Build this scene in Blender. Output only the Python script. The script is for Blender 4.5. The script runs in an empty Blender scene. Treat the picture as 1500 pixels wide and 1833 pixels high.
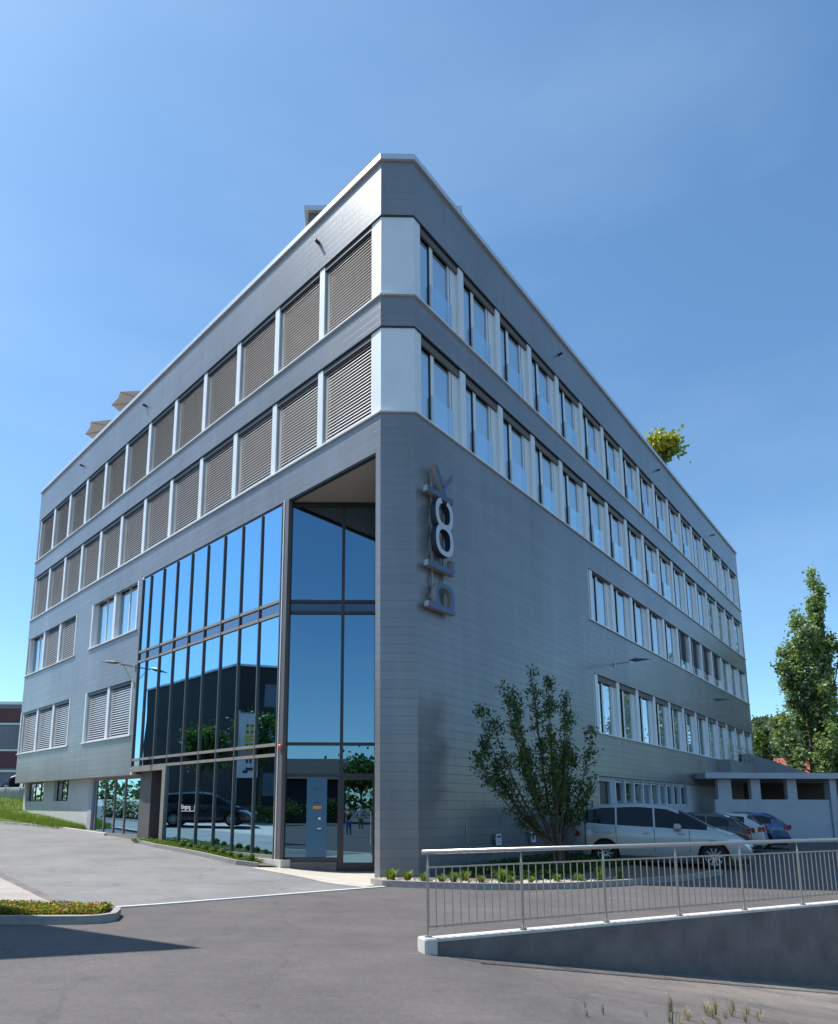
import bpy, bmesh, math, random
from mathutils import Vector, Matrix, noise as mnoise
R = math.radians
S = bpy.context.scene
C = S.collection

# ------------------------------------------------------------------ camera
cam_d = bpy.data.cameras.new("camera"); cam = bpy.data.objects.new("camera", cam_d); C.objects.link(cam)
S.camera = cam
cam.location = (0, 0, 1.65)
cam.rotation_mode = 'XYZ'
PITCH, ROLL = 8.7147, 0.214
cam.matrix_world = Matrix.Translation((0, 0, 1.65)) @ Matrix.Rotation(R(90 + PITCH), 4, 'X') @ Matrix.Rotation(R(ROLL), 4, 'Z')
cam_d.sensor_fit = 'VERTICAL'; cam_d.sensor_height = 36.0; cam_d.sensor_width = 36.0
cam_d.lens = 1076.88 / 1833 * 36
cam_d.shift_x = (750 - 665.95) / 1833
cam_d.shift_y = (1278.59 - 916.5) / 1833
cam_d.clip_start = 0.05; cam_d.clip_end = 3000

# ------------------------------------------------------------------ sky and sun
SUN_EL = 61.0
SUN_TRAVEL = -12.0           # heading in which the light travels over the ground, degrees from +x
w = bpy.data.worlds.new("World"); S.world = w; w.use_nodes = True
nt = w.node_tree; nt.nodes.clear()
sky = nt.nodes.new('ShaderNodeTexSky'); sky.sky_type = 'NISHITA'; sky.sun_disc = False
sky.sun_elevation = R(SUN_EL)
hx, hy = math.cos(R(SUN_TRAVEL)), math.sin(R(SUN_TRAVEL))
sky.sun_rotation = math.atan2(-hx, -hy)      # azimuth of the sun, clockwise from +y
sky.air_density = 1.0; sky.dust_density = 0.7; sky.ozone_density = 2.0; sky.altitude = 400
bg = nt.nodes.new('ShaderNodeBackground'); bg.inputs[1].default_value = 0.15
tint = nt.nodes.new('ShaderNodeVectorMath'); tint.operation = 'MULTIPLY'; tint.inputs[1].default_value = (0.75, 1.0, 1.06)
wo = nt.nodes.new('ShaderNodeOutputWorld')
nt.links.new(sky.outputs[0], tint.inputs[0]); 
tcw = nt.nodes.new('ShaderNodeTexCoord'); mpw = nt.nodes.new('ShaderNodeMapping'); mpw.inputs['Scale'].default_value = (1.2, 2.6, 4.5); mpw.inputs['Rotation'].default_value = (0.2, 0.3, 0.5)
nsw = nt.nodes.new('ShaderNodeTexNoise'); nsw.inputs['Scale'].default_value = 1.1; nsw.inputs['Detail'].default_value = 7; nsw.inputs['Roughness'].default_value = 0.55
nt.links.new(tcw.outputs['Generated'], mpw.inputs[0]); nt.links.new(mpw.outputs[0], nsw.inputs['Vector'])
mrw = nt.nodes.new('ShaderNodeMapRange'); mrw.inputs[1].default_value = 0.45; mrw.inputs[2].default_value = 0.8; mrw.inputs[3].default_value = 0.0; mrw.inputs[4].default_value = 0.13
nt.links.new(nsw.outputs['Fac'], mrw.inputs[0])
mxw = nt.nodes.new('ShaderNodeMix'); mxw.data_type = 'RGBA'; mxw.inputs[7].default_value = (4.2, 5.4, 6.6, 1)
nt.links.new(mrw.outputs[0], mxw.inputs[0]); nt.links.new(tint.outputs[0], mxw.inputs[6]); nt.links.new(mxw.outputs[2], bg.inputs[0]); nt.links.new(bg.outputs[0], wo.inputs[0])
sd = bpy.data.lights.new("sun", 'SUN'); sd.energy = 5.0; sd.angle = R(0.53); sd.color = (1.0, 0.955, 0.89)
sun = bpy.data.objects.new("sun", sd); C.objects.link(sun)
trav = Vector((hx * math.cos(R(SUN_EL)), hy * math.cos(R(SUN_EL)), -math.sin(R(SUN_EL))))
sun.rotation_euler = trav.to_track_quat('-Z', 'Y').to_euler()
sun.location = -trav * 60
S.view_settings.view_transform = 'Standard'; S.view_settings.look = 'None'
S.view_settings.exposure = 0.42; S.view_settings.gamma = 1.0
S.render.engine = 'CYCLES'
S.cycles.max_bounces = 8; S.cycles.transparent_max_bounces = 16
S.cycles.caustics_reflective = False; S.cycles.caustics_refractive = False

# ------------------------------------------------------------------ plan of the building (metres)
A = Vector((0.1968, 14.4517)); B = Vector((1.1083, 14.4638))
DL = Vector((-0.72811, 0.68546)); DR = Vector((0.68546, 0.72811))
NL = Vector((-0.68546, -0.72811)); NR = Vector((0.72811, -0.68546))
LENL, LENR = 26.92, 36.51
ANG_L = math.atan2(DL.y, DL.x); ANG_R = math.atan2(-DR.y, -DR.x); ANG_C = math.atan2((A - B).y, (A - B).x)
CH = (A - B).length
def FL(s, d, z): p = A + DL * s + NL * d; return Vector((p.x, p.y, z))
def FR(t, d, z): p = B + DR * t + NR * d; return Vector((p.x, p.y, z))
def sm(x, a, b):
    x = max(0.0, min(1.0, (x - a) / (b - a))); return x * x * (3 - 2 * x)
WP = Vector((0.60, 7.16)); WU = Vector((0.9235, 0.3836)); WV = Vector((-0.3836, 0.9235))
def zfar(x, y):
    s = (x - A.x) * DL.x + (y - A.y) * DL.y
    z = 0.034 * max(0.0, min(s, 40.0)) + 0.085 * max(0.0, min(s - 25.0, 9.0))
    z -= 0.24 * math.exp(-(((x + 0.9) / 2.6) ** 2 + ((y - 17.4) / 2.2) ** 2))
    return z
def znear(x, y):
    u = (x - WP.x) * WU.x + (y - WP.y) * WU.y
    return zfar(x, y) - 0.152 * max(0.0, min(u, 16.0))
def zg(x, y):
    v = (x - WP.x) * WV.x + (y - WP.y) * WV.y
    return zfar(x, y) if v >= 0 else znear(x, y)

# ------------------------------------------------------------------ materials
MT = {}
def mat(name, col, rough=0.6, metal=0.0, var=0.0, vs=3.0, bump=0.0, bs=40.0, spec=0.5, trans=0.0, coat=0.0):
    m = bpy.data.materials.new(name); m.use_nodes = True; n = m.node_tree.nodes; l = m.node_tree.links
    b = n['Principled BSDF']; b.inputs['Base Color'].default_value = (*col, 1); b.inputs['Roughness'].default_value = rough
    b.inputs['Metallic'].default_value = metal; b.inputs['Specular IOR Level'].default_value = spec
    if coat: b.inputs['Coat Weight'].default_value = coat; b.inputs['Coat Roughness'].default_value = 0.04
    if trans: b.inputs['Transmission Weight'].default_value = trans
    if var or bump:
        tc = n.new('ShaderNodeTexCoord')
    if var:
        t = n.new('ShaderNodeTexNoise'); t.inputs['Scale'].default_value = vs; t.inputs['Detail'].default_value = 6; t.inputs['Roughness'].default_value = 0.62
        l.new(tc.outputs['Object'], t.inputs['Vector'])
        r = n.new('ShaderNodeMapRange'); r.inputs[1].default_value = 0.3; r.inputs[2].default_value = 0.7
        r.inputs[3].default_value = 1 - var; r.inputs[4].default_value = 1 + var
        l.new(t.outputs['Fac'], r.inputs[0])
        mx = n.new('ShaderNodeVectorMath'); mx.operation = 'SCALE'; mx.inputs[0].default_value = col
        l.new(r.outputs[0], mx.inputs['Scale']); l.new(mx.outputs[0], b.inputs['Base Color'])
    if bump:
        t2 = n.new('ShaderNodeTexNoise'); t2.inputs['Scale'].default_value = bs; t2.inputs['Detail'].default_value = 5
        l.new(tc.outputs['Object'], t2.inputs['Vector'])
        bp = n.new('ShaderNodeBump'); bp.inputs['Strength'].default_value = bump; bp.inputs['Distance'].default_value = 0.02
        l.new(t2.outputs['Fac'], bp.inputs['Height']); l.new(bp.outputs[0], b.inputs['Normal'])
    MT[name] = m; return m
mat('white_metal', (0.74, 0.76, 0.78), 0.35, 0.0, 0.04, 1.5)
mat('cap_metal', (0.62, 0.64, 0.66), 0.3, 0.35, 0.05, 2)
mat('frame_bronze', (0.29, 0.265, 0.235), 0.45, 0.1, 0.06, 3)
mat('header_brown', (0.13, 0.115, 0.105), 0.6)
mat('mullion_metal', (0.15, 0.14, 0.13), 0.45, 0.2)
mat('frame_dark', (0.045, 0.043, 0.045), 0.4, 0.3)
mat('dark_seal', (0.012, 0.013, 0.016), 0.5)
mat('blind_slat', (0.50, 0.505, 0.52), 0.5, 0.0)
mat('dark_blind', (0.055, 0.05, 0.055), 0.6)
mat('curtain', (0.74, 0.75, 0.77), 0.9, 0, 0.10, 2)
mat('curtain_beige', (0.70, 0.68, 0.68), 0.9, 0, 0.12, 2)
mat('interior', (0.16, 0.16, 0.155), 0.9, 0, 0.1, 1)
mat('soffit', (0.42, 0.39, 0.35), 0.8, 0, 0.05, 1)
mat('plaster', (0.62, 0.62, 0.60), 0.85, 0, 0.06, 1.3, 0.15, 60)
mat('plaster_grey', (0.44, 0.46, 0.50), 0.85, 0, 0.07, 1.3, 0.15, 60)
mat('panel_grey', (0.15, 0.14, 0.14), 0.5, 0.2, 0.06, 2)
mat('concrete', (0.165, 0.145, 0.135), 0.85, 0, 0.28, 1.9, 0.3, 45)
mat('concrete_light', (0.58, 0.56, 0.52), 0.8, 0, 0.10, 5, 0.2, 60)
mat('kerb_stone', (0.31, 0.285, 0.265), 0.85, 0, 0.18, 9, 0.3, 90)
mat('steel', (0.50, 0.47, 0.43), 0.32, 0.85, 0.05, 8)
mat('soil', (0.16, 0.13, 0.10), 0.95, 0, 0.35, 18, 0.8, 60)
mat('stone_pale', (0.44, 0.39, 0.33), 0.9, 0, 0.2, 12)
mat('leaf_dark', (0.040, 0.085, 0.018), 0.55, 0, 0.35, 1.5)
mat('leaf_mid', (0.075, 0.125, 0.024), 0.55, 0, 0.35, 1.2)
mat('leaf_poplar', (0.20, 0.27, 0.10), 0.5, 0, 0.4, 0.9)
mat('leaf_poplar_pale', (0.30, 0.36, 0.20), 0.5, 0, 0.3, 0.9)
mat('leaf_yellow', (0.42, 0.38, 0.04), 0.55, 0, 0.35, 2)
mat('leaf_bright', (0.17, 0.24, 0.03), 0.55, 0, 0.35, 3)
mat('leaf_red', (0.36, 0.11, 0.04), 0.6, 0, 0.35, 4)
mat('grass', (0.16, 0.22, 0.04), 0.8, 0, 0.4, 6, 0.8, 60)
mat('straw', (0.34, 0.27, 0.14), 0.9, 0, 0.3, 6)
mat('weed_olive', (0.16, 0.15, 0.06), 0.9, 0, 0.3, 6)
mat('bark', (0.10, 0.075, 0.055), 0.9, 0, 0.3, 8)
mat('tyre', (0.016, 0.016, 0.017), 0.8)
mat('rim', (0.55, 0.55, 0.56), 0.28, 0.8)
mat('car_glass', (0.006, 0.008, 0.011), 0.06, 0, spec=0.38)
mat('paint_silver', (0.42, 0.42, 0.41), 0.34, 0.5, coat=0.5)
mat('paint_black', (0.012, 0.012, 0.014), 0.25, 0.1, coat=1.0)
mat('paint_white', (0.55, 0.56, 0.57), 0.3, 0.0, coat=0.8)
mat('paint_blue', (0.035, 0.09, 0.20), 0.28, 0.4, coat=1.0)
mat('plastic_black', (0.02, 0.02, 0.022), 0.6)
mat('lamp_red', (0.30, 0.006, 0.008), 0.35, 0)
mat('lamp_orange', (0.65, 0.10, 0.03), 0.3, 0, coat=1.0)
mat('lamp_clear', (0.65, 0.68, 0.72), 0.08, 0.3, coat=1.0)
mat('brown_cladding', (0.035, 0.026, 0.022), 0.7, 0, 0.2, 1)
mat('dark_red_panel', (0.10, 0.022, 0.028), 0.45, 0, 0.2, 0.8)
mat('grey_panel', (0.17, 0.19, 0.21), 0.5, 0, 0.15, 0.8)
mat('roof_red', (0.35, 0.10, 0.055), 0.8, 0, 0.25, 1.5)
mat('roof_dark', (0.05, 0.045, 0.045), 0.8, 0, 0.2, 1)
mat('parasol_cloth', (0.80, 0.77, 0.72), 0.85, 0, 0.05, 2)
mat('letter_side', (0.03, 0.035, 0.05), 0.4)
mat('letter_dark', (0.085, 0.12, 0.19), 0.35, 0.4)
mat('letter_pale', (0.50, 0.51, 0.52), 0.35, 0.3)
mat('letter_brass', (0.42, 0.37, 0.33), 0.4, 0.3)
mat('banner', (0.72, 0.74, 0.78), 0.7)
mat('yellow', (0.62, 0.55, 0.03), 0.6)
mat('navy', (0.02, 0.03, 0.12), 0.6)
mat('pylon_blue', (0.05, 0.14, 0.23), 0.3)
mat('orange', (0.75, 0.28, 0.04), 0.5)
mat('white_mark', (0.85, 0.85, 0.85), 0.5)
mat('skin', (0.50, 0.30, 0.22), 0.55)
mat('denim', (0.10, 0.17, 0.32), 0.85)
mat('khaki', (0.18, 0.20, 0.13), 0.85)
mat('cloth_black', (0.015, 0.015, 0.017), 0.85)
mat('cloth_blue', (0.33, 0.43, 0.60), 0.85)
mat('hair_brown', (0.16, 0.09, 0.045), 0.7)
mat('forest', (0.028, 0.050, 0.024), 0.95, 0, 0.5, 0.08)

for k_ in [q for q in MT if q.startswith('leaf') or q == 'grass']:
    m = MT[k_]; n = m.node_tree.nodes; l = m.node_tree.links; b = n['Principled BSDF']; src_ = b.inputs['Base Color'].links[0].from_socket
    tl = n.new('ShaderNodeBsdfTranslucent'); sc_ = n.new('ShaderNodeVectorMath'); sc_.operation = 'MULTIPLY'; sc_.inputs[1].default_value = (1.3, 1.5, 0.7)
    l.new(src_, sc_.inputs[0]); l.new(sc_.outputs[0], tl.inputs[0]); mx = n.new('ShaderNodeMixShader'); mx.inputs[0].default_value = 0.32
    l.new(b.outputs[0], mx.inputs[1]); l.new(tl.outputs[0], mx.inputs[2]); l.new(mx.outputs[0], n['Material Output'].inputs[0])
def cladding_mat():
    m = bpy.data.materials.new('metal_cladding'); m.use_nodes = True; n = m.node_tree.nodes; l = m.node_tree.links
    b = n['Principled BSDF']
    b.inputs['Metallic'].default_value = 0.22; b.inputs['Roughness'].default_value = 0.26; b.inputs['Specular IOR Level'].default_value = 0.35
    tc = n.new('ShaderNodeTexCoord'); sp = n.new('ShaderNodeSeparateXYZ'); l.new(tc.outputs['Object'], sp.inputs[0])
    cb = n.new('ShaderNodeCombineXYZ'); l.new(sp.outputs['X'], cb.inputs['X']); l.new(sp.outputs['Z'], cb.inputs['Y'])
    br = n.new('ShaderNodeTexBrick'); l.new(cb.outputs[0], br.inputs['Vector'])
    br.inputs['Scale'].default_value = 1.0; br.inputs['Brick Width'].default_value = 3.1; br.inputs['Row Height'].default_value = 0.225
    br.inputs['Mortar Size'].default_value = 0.0055; br.inputs['Mortar Smooth'].default_value = 0.1; br.offset = 0.5; br.offset_frequency = 2
    br.inputs['Color1'].default_value = (0.236, 0.240, 0.252, 1); br.inputs['Color2'].default_value = (0.254, 0.259, 0.270, 1)
    br.inputs['Mortar'].default_value = (0.172, 0.174, 0.18, 1)
    ns = n.new('ShaderNodeTexNoise'); ns.inputs['Scale'].default_value = 0.35; ns.inputs['Detail'].default_value = 4
    mp = n.new('ShaderNodeMapping'); mp.inputs['Scale'].default_value = (1, 1, 0.35); l.new(tc.outputs['Object'], mp.inputs[0]); l.new(mp.outputs[0], ns.inputs['Vector'])
    mr = n.new('ShaderNodeMapRange'); mr.inputs[1].default_value = 0.3; mr.inputs[2].default_value = 0.7; mr.inputs[3].default_value = 0.88; mr.inputs[4].default_value = 1.12
    l.new(ns.outputs['Fac'], mr.inputs[0])
    n2 = n.new('ShaderNodeTexNoise'); n2.inputs['Scale'].default_value = 1.0; n2.inputs['Detail'].default_value = 6; n2.inputs['Roughness'].default_value = 0.65
    mp2 = n.new('ShaderNodeMapping'); mp2.inputs['Scale'].default_value = (2.6, 1, 0.16); l.new(tc.outputs['Object'], mp2.inputs[0]); l.new(mp2.outputs[0], n2.inputs['Vector'])
    mr2 = n.new('ShaderNodeMapRange'); mr2.inputs[1].default_value = 0.35; mr2.inputs[2].default_value = 0.75; mr2.inputs[3].default_value = 1.03; mr2.inputs[4].default_value = 0.90
    l.new(n2.outputs['Fac'], mr2.inputs[0])
    mm_ = n.new('ShaderNodeMath'); mm_.operation = 'MULTIPLY'; l.new(mr.outputs[0], mm_.inputs[0]); l.new(mr2.outputs[0], mm_.inputs[1])
    sc = n.new('ShaderNodeVectorMath'); sc.operation = 'SCALE'; l.new(br.outputs['Color'], sc.inputs[0]); l.new(mm_.outputs[0], sc.inputs['Scale'])
    l.new(sc.outputs[0], b.inputs['Base Color'])
    # each board laps over the one below: saw-tooth height
    dv = n.new('ShaderNodeMath'); dv.operation = 'DIVIDE'; l.new(sp.outputs['Z'], dv.inputs[0]); dv.inputs[1].default_value = 0.225
    fr = n.new('ShaderNodeMath'); fr.operation = 'FRACT'; l.new(dv.outputs[0], fr.inputs[0])
    ml = n.new('ShaderNodeMath'); ml.operation = 'MULTIPLY'; l.new(fr.outputs[0], ml.inputs[0]); ml.inputs[1].default_value = -0.25
    sb = n.new('ShaderNodeMath'); sb.operation = 'SUBTRACT'; l.new(ml.outputs[0], sb.inputs[0]); l.new(br.outputs['Fac'], sb.inputs[1])
    bp = n.new('ShaderNodeBump'); bp.inputs['Strength'].default_value = 0.3; bp.inputs['Distance'].default_value = 0.006
    l.new(sb.outputs[0], bp.inputs['Height']); l.new(bp.outputs[0], b.inputs['Normal'])
    MT['cladding'] = m
cladding_mat()

def glass_mat(name, refl_tint, trans_tint, f0, fk, wav=0.0, rough=0.0):
    m = bpy.data.materials.new(name); m.use_nodes = True; n = m.node_tree.nodes; l = m.node_tree.links; n.clear()
    o = n.new('ShaderNodeOutputMaterial'); mx = n.new('ShaderNodeMixShader')
    g = n.new('ShaderNodeBsdfGlossy'); g.inputs['Color'].default_value = (*refl_tint, 1); g.inputs['Roughness'].default_value = rough
    t = n.new('ShaderNodeBsdfTransparent'); t.inputs['Color'].default_value = (*trans_tint, 1)
    fr = n.new('ShaderNodeFresnel'); fr.inputs['IOR'].default_value = 1.5
    ma = n.new('ShaderNodeMath'); ma.operation = 'MULTIPLY_ADD'; ma.use_clamp = True
    ma.inputs[1].default_value = fk; ma.inputs[2].default_value = f0
    l.new(fr.outputs[0], ma.inputs[0]); l.new(ma.outputs[0], mx.inputs[0]); l.new(t.outputs[0], mx.inputs[1]); l.new(g.outputs[0], mx.inputs[2])
    if wav:
        tc = n.new('ShaderNodeTexCoord'); ns = n.new('ShaderNodeTexNoise'); ns.inputs['Scale'].default_value = 0.7; ns.inputs['Detail'].default_value = 0
        l.new(tc.outputs['Object'], ns.inputs['Vector'])
        bp = n.new('ShaderNodeBump'); bp.inputs['Strength'].default_value = 1.0; bp.inputs['Distance'].default_value = wav
        l.new(ns.outputs['Fac'], bp.inputs['Height']); l.new(bp.outputs[0], g.inputs['Normal'])
    l.new(mx.outputs[0], o.inputs[0]); MT[name] = m
glass_mat('glass_curtain', (0.36, 0.62, 0.82), (0.10, 0.15, 0.15), 0.42, 0.5, 0.0022)
glass_mat('glass_spandrel', (0.42, 0.50, 0.62), (0.0, 0.0, 0.0), 0.20, 0.35, 0.001)
glass_mat('glass_window', (0.74, 0.88, 0.98), (0.78, 0.86, 0.88), 0.09, 0.5, 0.002)
glass_mat('glass_shaded', (0.5, 0.6, 0.7), (0.15, 0.16, 0.16), 0.03, 0.3)  # dimmed copy of the window glass: shade behind the slats put into its colour
glass_mat('glass_guard', (0.85, 0.95, 1.0), (0.90, 0.96, 0.97), 0.05, 0.6)

def asphalt(name, col, speck, wear=True, dirt=False):
    m = bpy.data.materials.new(name); m.use_nodes = True; n = m.node_tree.nodes; l = m.node_tree.links
    b = n['Principled BSDF']; b.inputs['Roughness'].default_value = 0.82; b.inputs['Specular IOR Level'].default_value = 0.35
    g = n.new('ShaderNodeNewGeometry')
    def noise(sc, det, rgh=0.6, stretch=None):
        t = n.new('ShaderNodeTexNoise'); t.inputs['Scale'].default_value = sc; t.inputs['Detail'].default_value = det; t.inputs['Roughness'].default_value = rgh
        if stretch:
            mp = n.new('ShaderNodeMapping'); mp.inputs['Scale'].default_value = stretch; mp.inputs['Rotation'].default_value = (0, 0, R(-22)); l.new(g.outputs['Position'], mp.inputs[0]); l.new(mp.outputs[0], t.inputs['Vector'])
        else: l.new(g.outputs['Position'], t.inputs['Vector'])
        return t
    def rng(t, a, bb, lo, hi):
        r = n.new('ShaderNodeMapRange'); r.inputs[1].default_value = a; r.inputs[2].default_value = bb; r.inputs[3].default_value = lo; r.inputs[4].default_value = hi
        l.new(t.outputs['Fac'], r.inputs[0]); return r
    big = rng(noise(0.55, 7, 0.72), 0.3, 0.7, 0.80, 1.20); mid = rng(noise(2.2, 5, 0.6, (0.35, 1.6, 1)), 0.3, 0.7, 0.93, 1.07); fin = rng(noise(55, 5, 0.9), 0.3, 0.7, 1 - speck, 1 + speck)
    m1 = n.new('ShaderNodeMath'); m1.operation = 'MULTIPLY'; l.new(big.outputs[0], m1.inputs[0]); l.new(mid.outputs[0], m1.inputs[1])
    gr2 = rng(noise(14, 6, 0.8), 0.3, 0.7, 1 - speck * 0.55, 1 + speck * 0.55)
    mq = n.new('ShaderNodeMath'); mq.operation = 'MULTIPLY'; l.new(m1.outputs[0], mq.inputs[0]); l.new(gr2.outputs[0], mq.inputs[1])
    vr = n.new('ShaderNodeTexVoronoi'); vr.feature = 'DISTANCE_TO_EDGE'; vr.inputs['Scale'].default_value = 0.32
    wr_ = noise(1.1, 6, 0.7); wa = n.new('ShaderNodeVectorMath'); wa.operation = 'MULTIPLY_ADD'; wa.inputs[1].default_value = (1.6, 1.6, 0); l.new(wr_.outputs['Color'], wa.inputs[0]); l.new(g.outputs['Position'], wa.inputs[2]); l.new(wa.outputs[0], vr.inputs['Vector'])
    ck = n.new('ShaderNodeMapRange'); ck.inputs[1].default_value = 0.0; ck.inputs[2].default_value = 0.010; ck.inputs[3].default_value = 0.80; ck.inputs[4].default_value = 1.0; l.new(vr.outputs['Distance'], ck.inputs[0])
    mk_ = n.new('ShaderNodeMath'); mk_.operation = 'MULTIPLY'; l.new(mq.outputs[0], mk_.inputs[0]); l.new(ck.outputs[0], mk_.inputs[1])
    sp_ = rng(noise(1.7, 3, 0.5), 0.68, 0.74, 1.0, 0.80)
    mz = n.new('ShaderNodeMath'); mz.operation = 'MULTIPLY'; l.new(mk_.outputs[0], mz.inputs[0]); l.new(sp_.outputs[0], mz.inputs[1])
    m2 = n.new('ShaderNodeMath'); m2.operation = 'MULTIPLY'; l.new(mz.outputs[0], m2.inputs[0]); l.new(fin.outputs[0], m2.inputs[1])
    base = n.new('ShaderNodeRGB'); base.outputs[0].default_value = (*col, 1)
    src = base.outputs[0]
    if dirt:   # sandy dirt washed along the foot of the ramp wall
        sp = n.new('ShaderNodeSeparateXYZ'); l.new(g.outputs['Position'], sp.inputs[0])
        def lin(a, bb, c):
            x1 = n.new('ShaderNodeMath'); x1.operation = 'MULTIPLY_ADD'; l.new(sp.outputs['X'], x1.inputs[0]); x1.inputs[1].default_value = a; x1.inputs[2].default_value = c
            x2 = n.new('ShaderNodeMath'); x2.operation = 'MULTIPLY_ADD'; l.new(sp.outputs['Y'], x2.inputs[0]); x2.inputs[1].default_value = bb; l.new(x1.outputs[0], x2.inputs[2]); return x2
        v = lin(WV.x, WV.y, -(WP.x * WV.x + WP.y * WV.y)); u = lin(WU.x, WU.y, -(WP.x * WU.x + WP.y * WU.y))
        nz = noise(1.3, 6, 0.7, (0.5, 1.5, 1))
        a1 = n.new('ShaderNodeMapRange'); a1.inputs[1].default_value = -3.4; a1.inputs[2].default_value = -0.9; a1.inputs[3].default_value = 0; a1.inputs[4].default_value = 1; l.new(v.outputs[0], a1.inputs[0])
        a2 = n.new('ShaderNodeMapRange'); a2.inputs[1].default_value = 0.3; a2.inputs[2].default_value = 4.5; a2.inputs[3].default_value = 0; a2.inputs[4].default_value = 1; l.new(u.outputs[0], a2.inputs[0])
        a3 = n.new('ShaderNodeMapRange'); a3.inputs[1].default_value = 0.30; a3.inputs[2].default_value = 0.55; a3.inputs[3].default_value = 0; a3.inputs[4].default_value = 1; l.new(nz.outputs['Fac'], a3.inputs[0])
        p1 = n.new('ShaderNodeMath'); p1.operation = 'MULTIPLY'; l.new(a1.outputs[0], p1.inputs[0]); l.new(a2.outputs[0], p1.inputs[1])
        a0 = n.new('ShaderNodeMath'); a0.operation = 'LESS_THAN'; l.new(v.outputs[0], a0.inputs[0]); a0.inputs[1].default_value = 0.0
        p2 = n.new('ShaderNodeMath'); p2.operation = 'MULTIPLY'; l.new(p1.outputs[0], p2.inputs[0]); l.new(a3.outputs[0], p2.inputs[1])
        p3 = n.new('ShaderNodeMath'); p3.operation = 'MULTIPLY'; l.new(p2.outputs[0], p3.inputs[0]); l.new(a0.outputs[0], p3.inputs[1])
        p4 = n.new('ShaderNodeMath'); p4.operation = 'MULTIPLY'; l.new(p3.outputs[0], p4.inputs[0]); p4.inputs[1].default_value = 0.95
        mxc = n.new('ShaderNodeMix'); mxc.data_type = 'RGBA'; l.new(p4.outputs[0], mxc.inputs[0]); l.new(base.outputs[0], mxc.inputs[6]); mxc.inputs[7].default_value = (0.225, 0.195, 0.165, 1)
        src = mxc.outputs[2]
    sc = n.new('ShaderNodeVectorMath'); sc.operation = 'SCALE'; l.new(src, sc.inputs[0]); l.new(m2.outputs[0], sc.inputs['Scale'])
    l.new(sc.outputs[0], b.inputs['Base Color'])
    t2 = noise(140, 3, 0.7); bp = n.new('ShaderNodeBump'); bp.inputs['Strength'].default_value = 0.35; bp.inputs['Distance'].default_value = 0.01
    l.new(t2.outputs['Fac'], bp.inputs['Height']); l.new(bp.outputs[0], b.inputs['Normal'])
    MT[name] = m
asphalt('asphalt', (0.112, 0.101, 0.098), 0.34, dirt=True)
asphalt('asphalt_grey', (0.200, 0.195, 0.192), 0.22)
asphalt('pavement_beige', (0.36, 0.33, 0.30), 0.06)
def paver_mat():
    m = bpy.data.materials.new('pavers'); m.use_nodes = True; n = m.node_tree.nodes; l = m.node_tree.links
    b = n['Principled BSDF']; b.inputs['Roughness'].default_value = 0.8
    g = n.new('ShaderNodeNewGeometry'); mp = n.new('ShaderNodeMapping'); mp.inputs['Rotation'].default_value = (0, 0, R(43)); l.new(g.outputs['Position'], mp.inputs[0])
    br = n.new('ShaderNodeTexBrick'); br.offset = 0.0; br.inputs['Scale'].default_value = 1; br.inputs['Brick Width'].default_value = 0.5; br.inputs['Row Height'].default_value = 0.5
    br.inputs['Mortar Size'].default_value = 0.006; br.inputs['Color1'].default_value = (0.50, 0.46, 0.39, 1); br.inputs['Color2'].default_value = (0.45, 0.42, 0.36, 1); br.inputs['Mortar'].default_value = (0.16, 0.15, 0.13, 1)
    l.new(mp.outputs[0], br.inputs['Vector']); l.new(br.outputs['Color'], b.inputs['Base Color']); MT['pavers'] = m
paver_mat()

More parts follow.
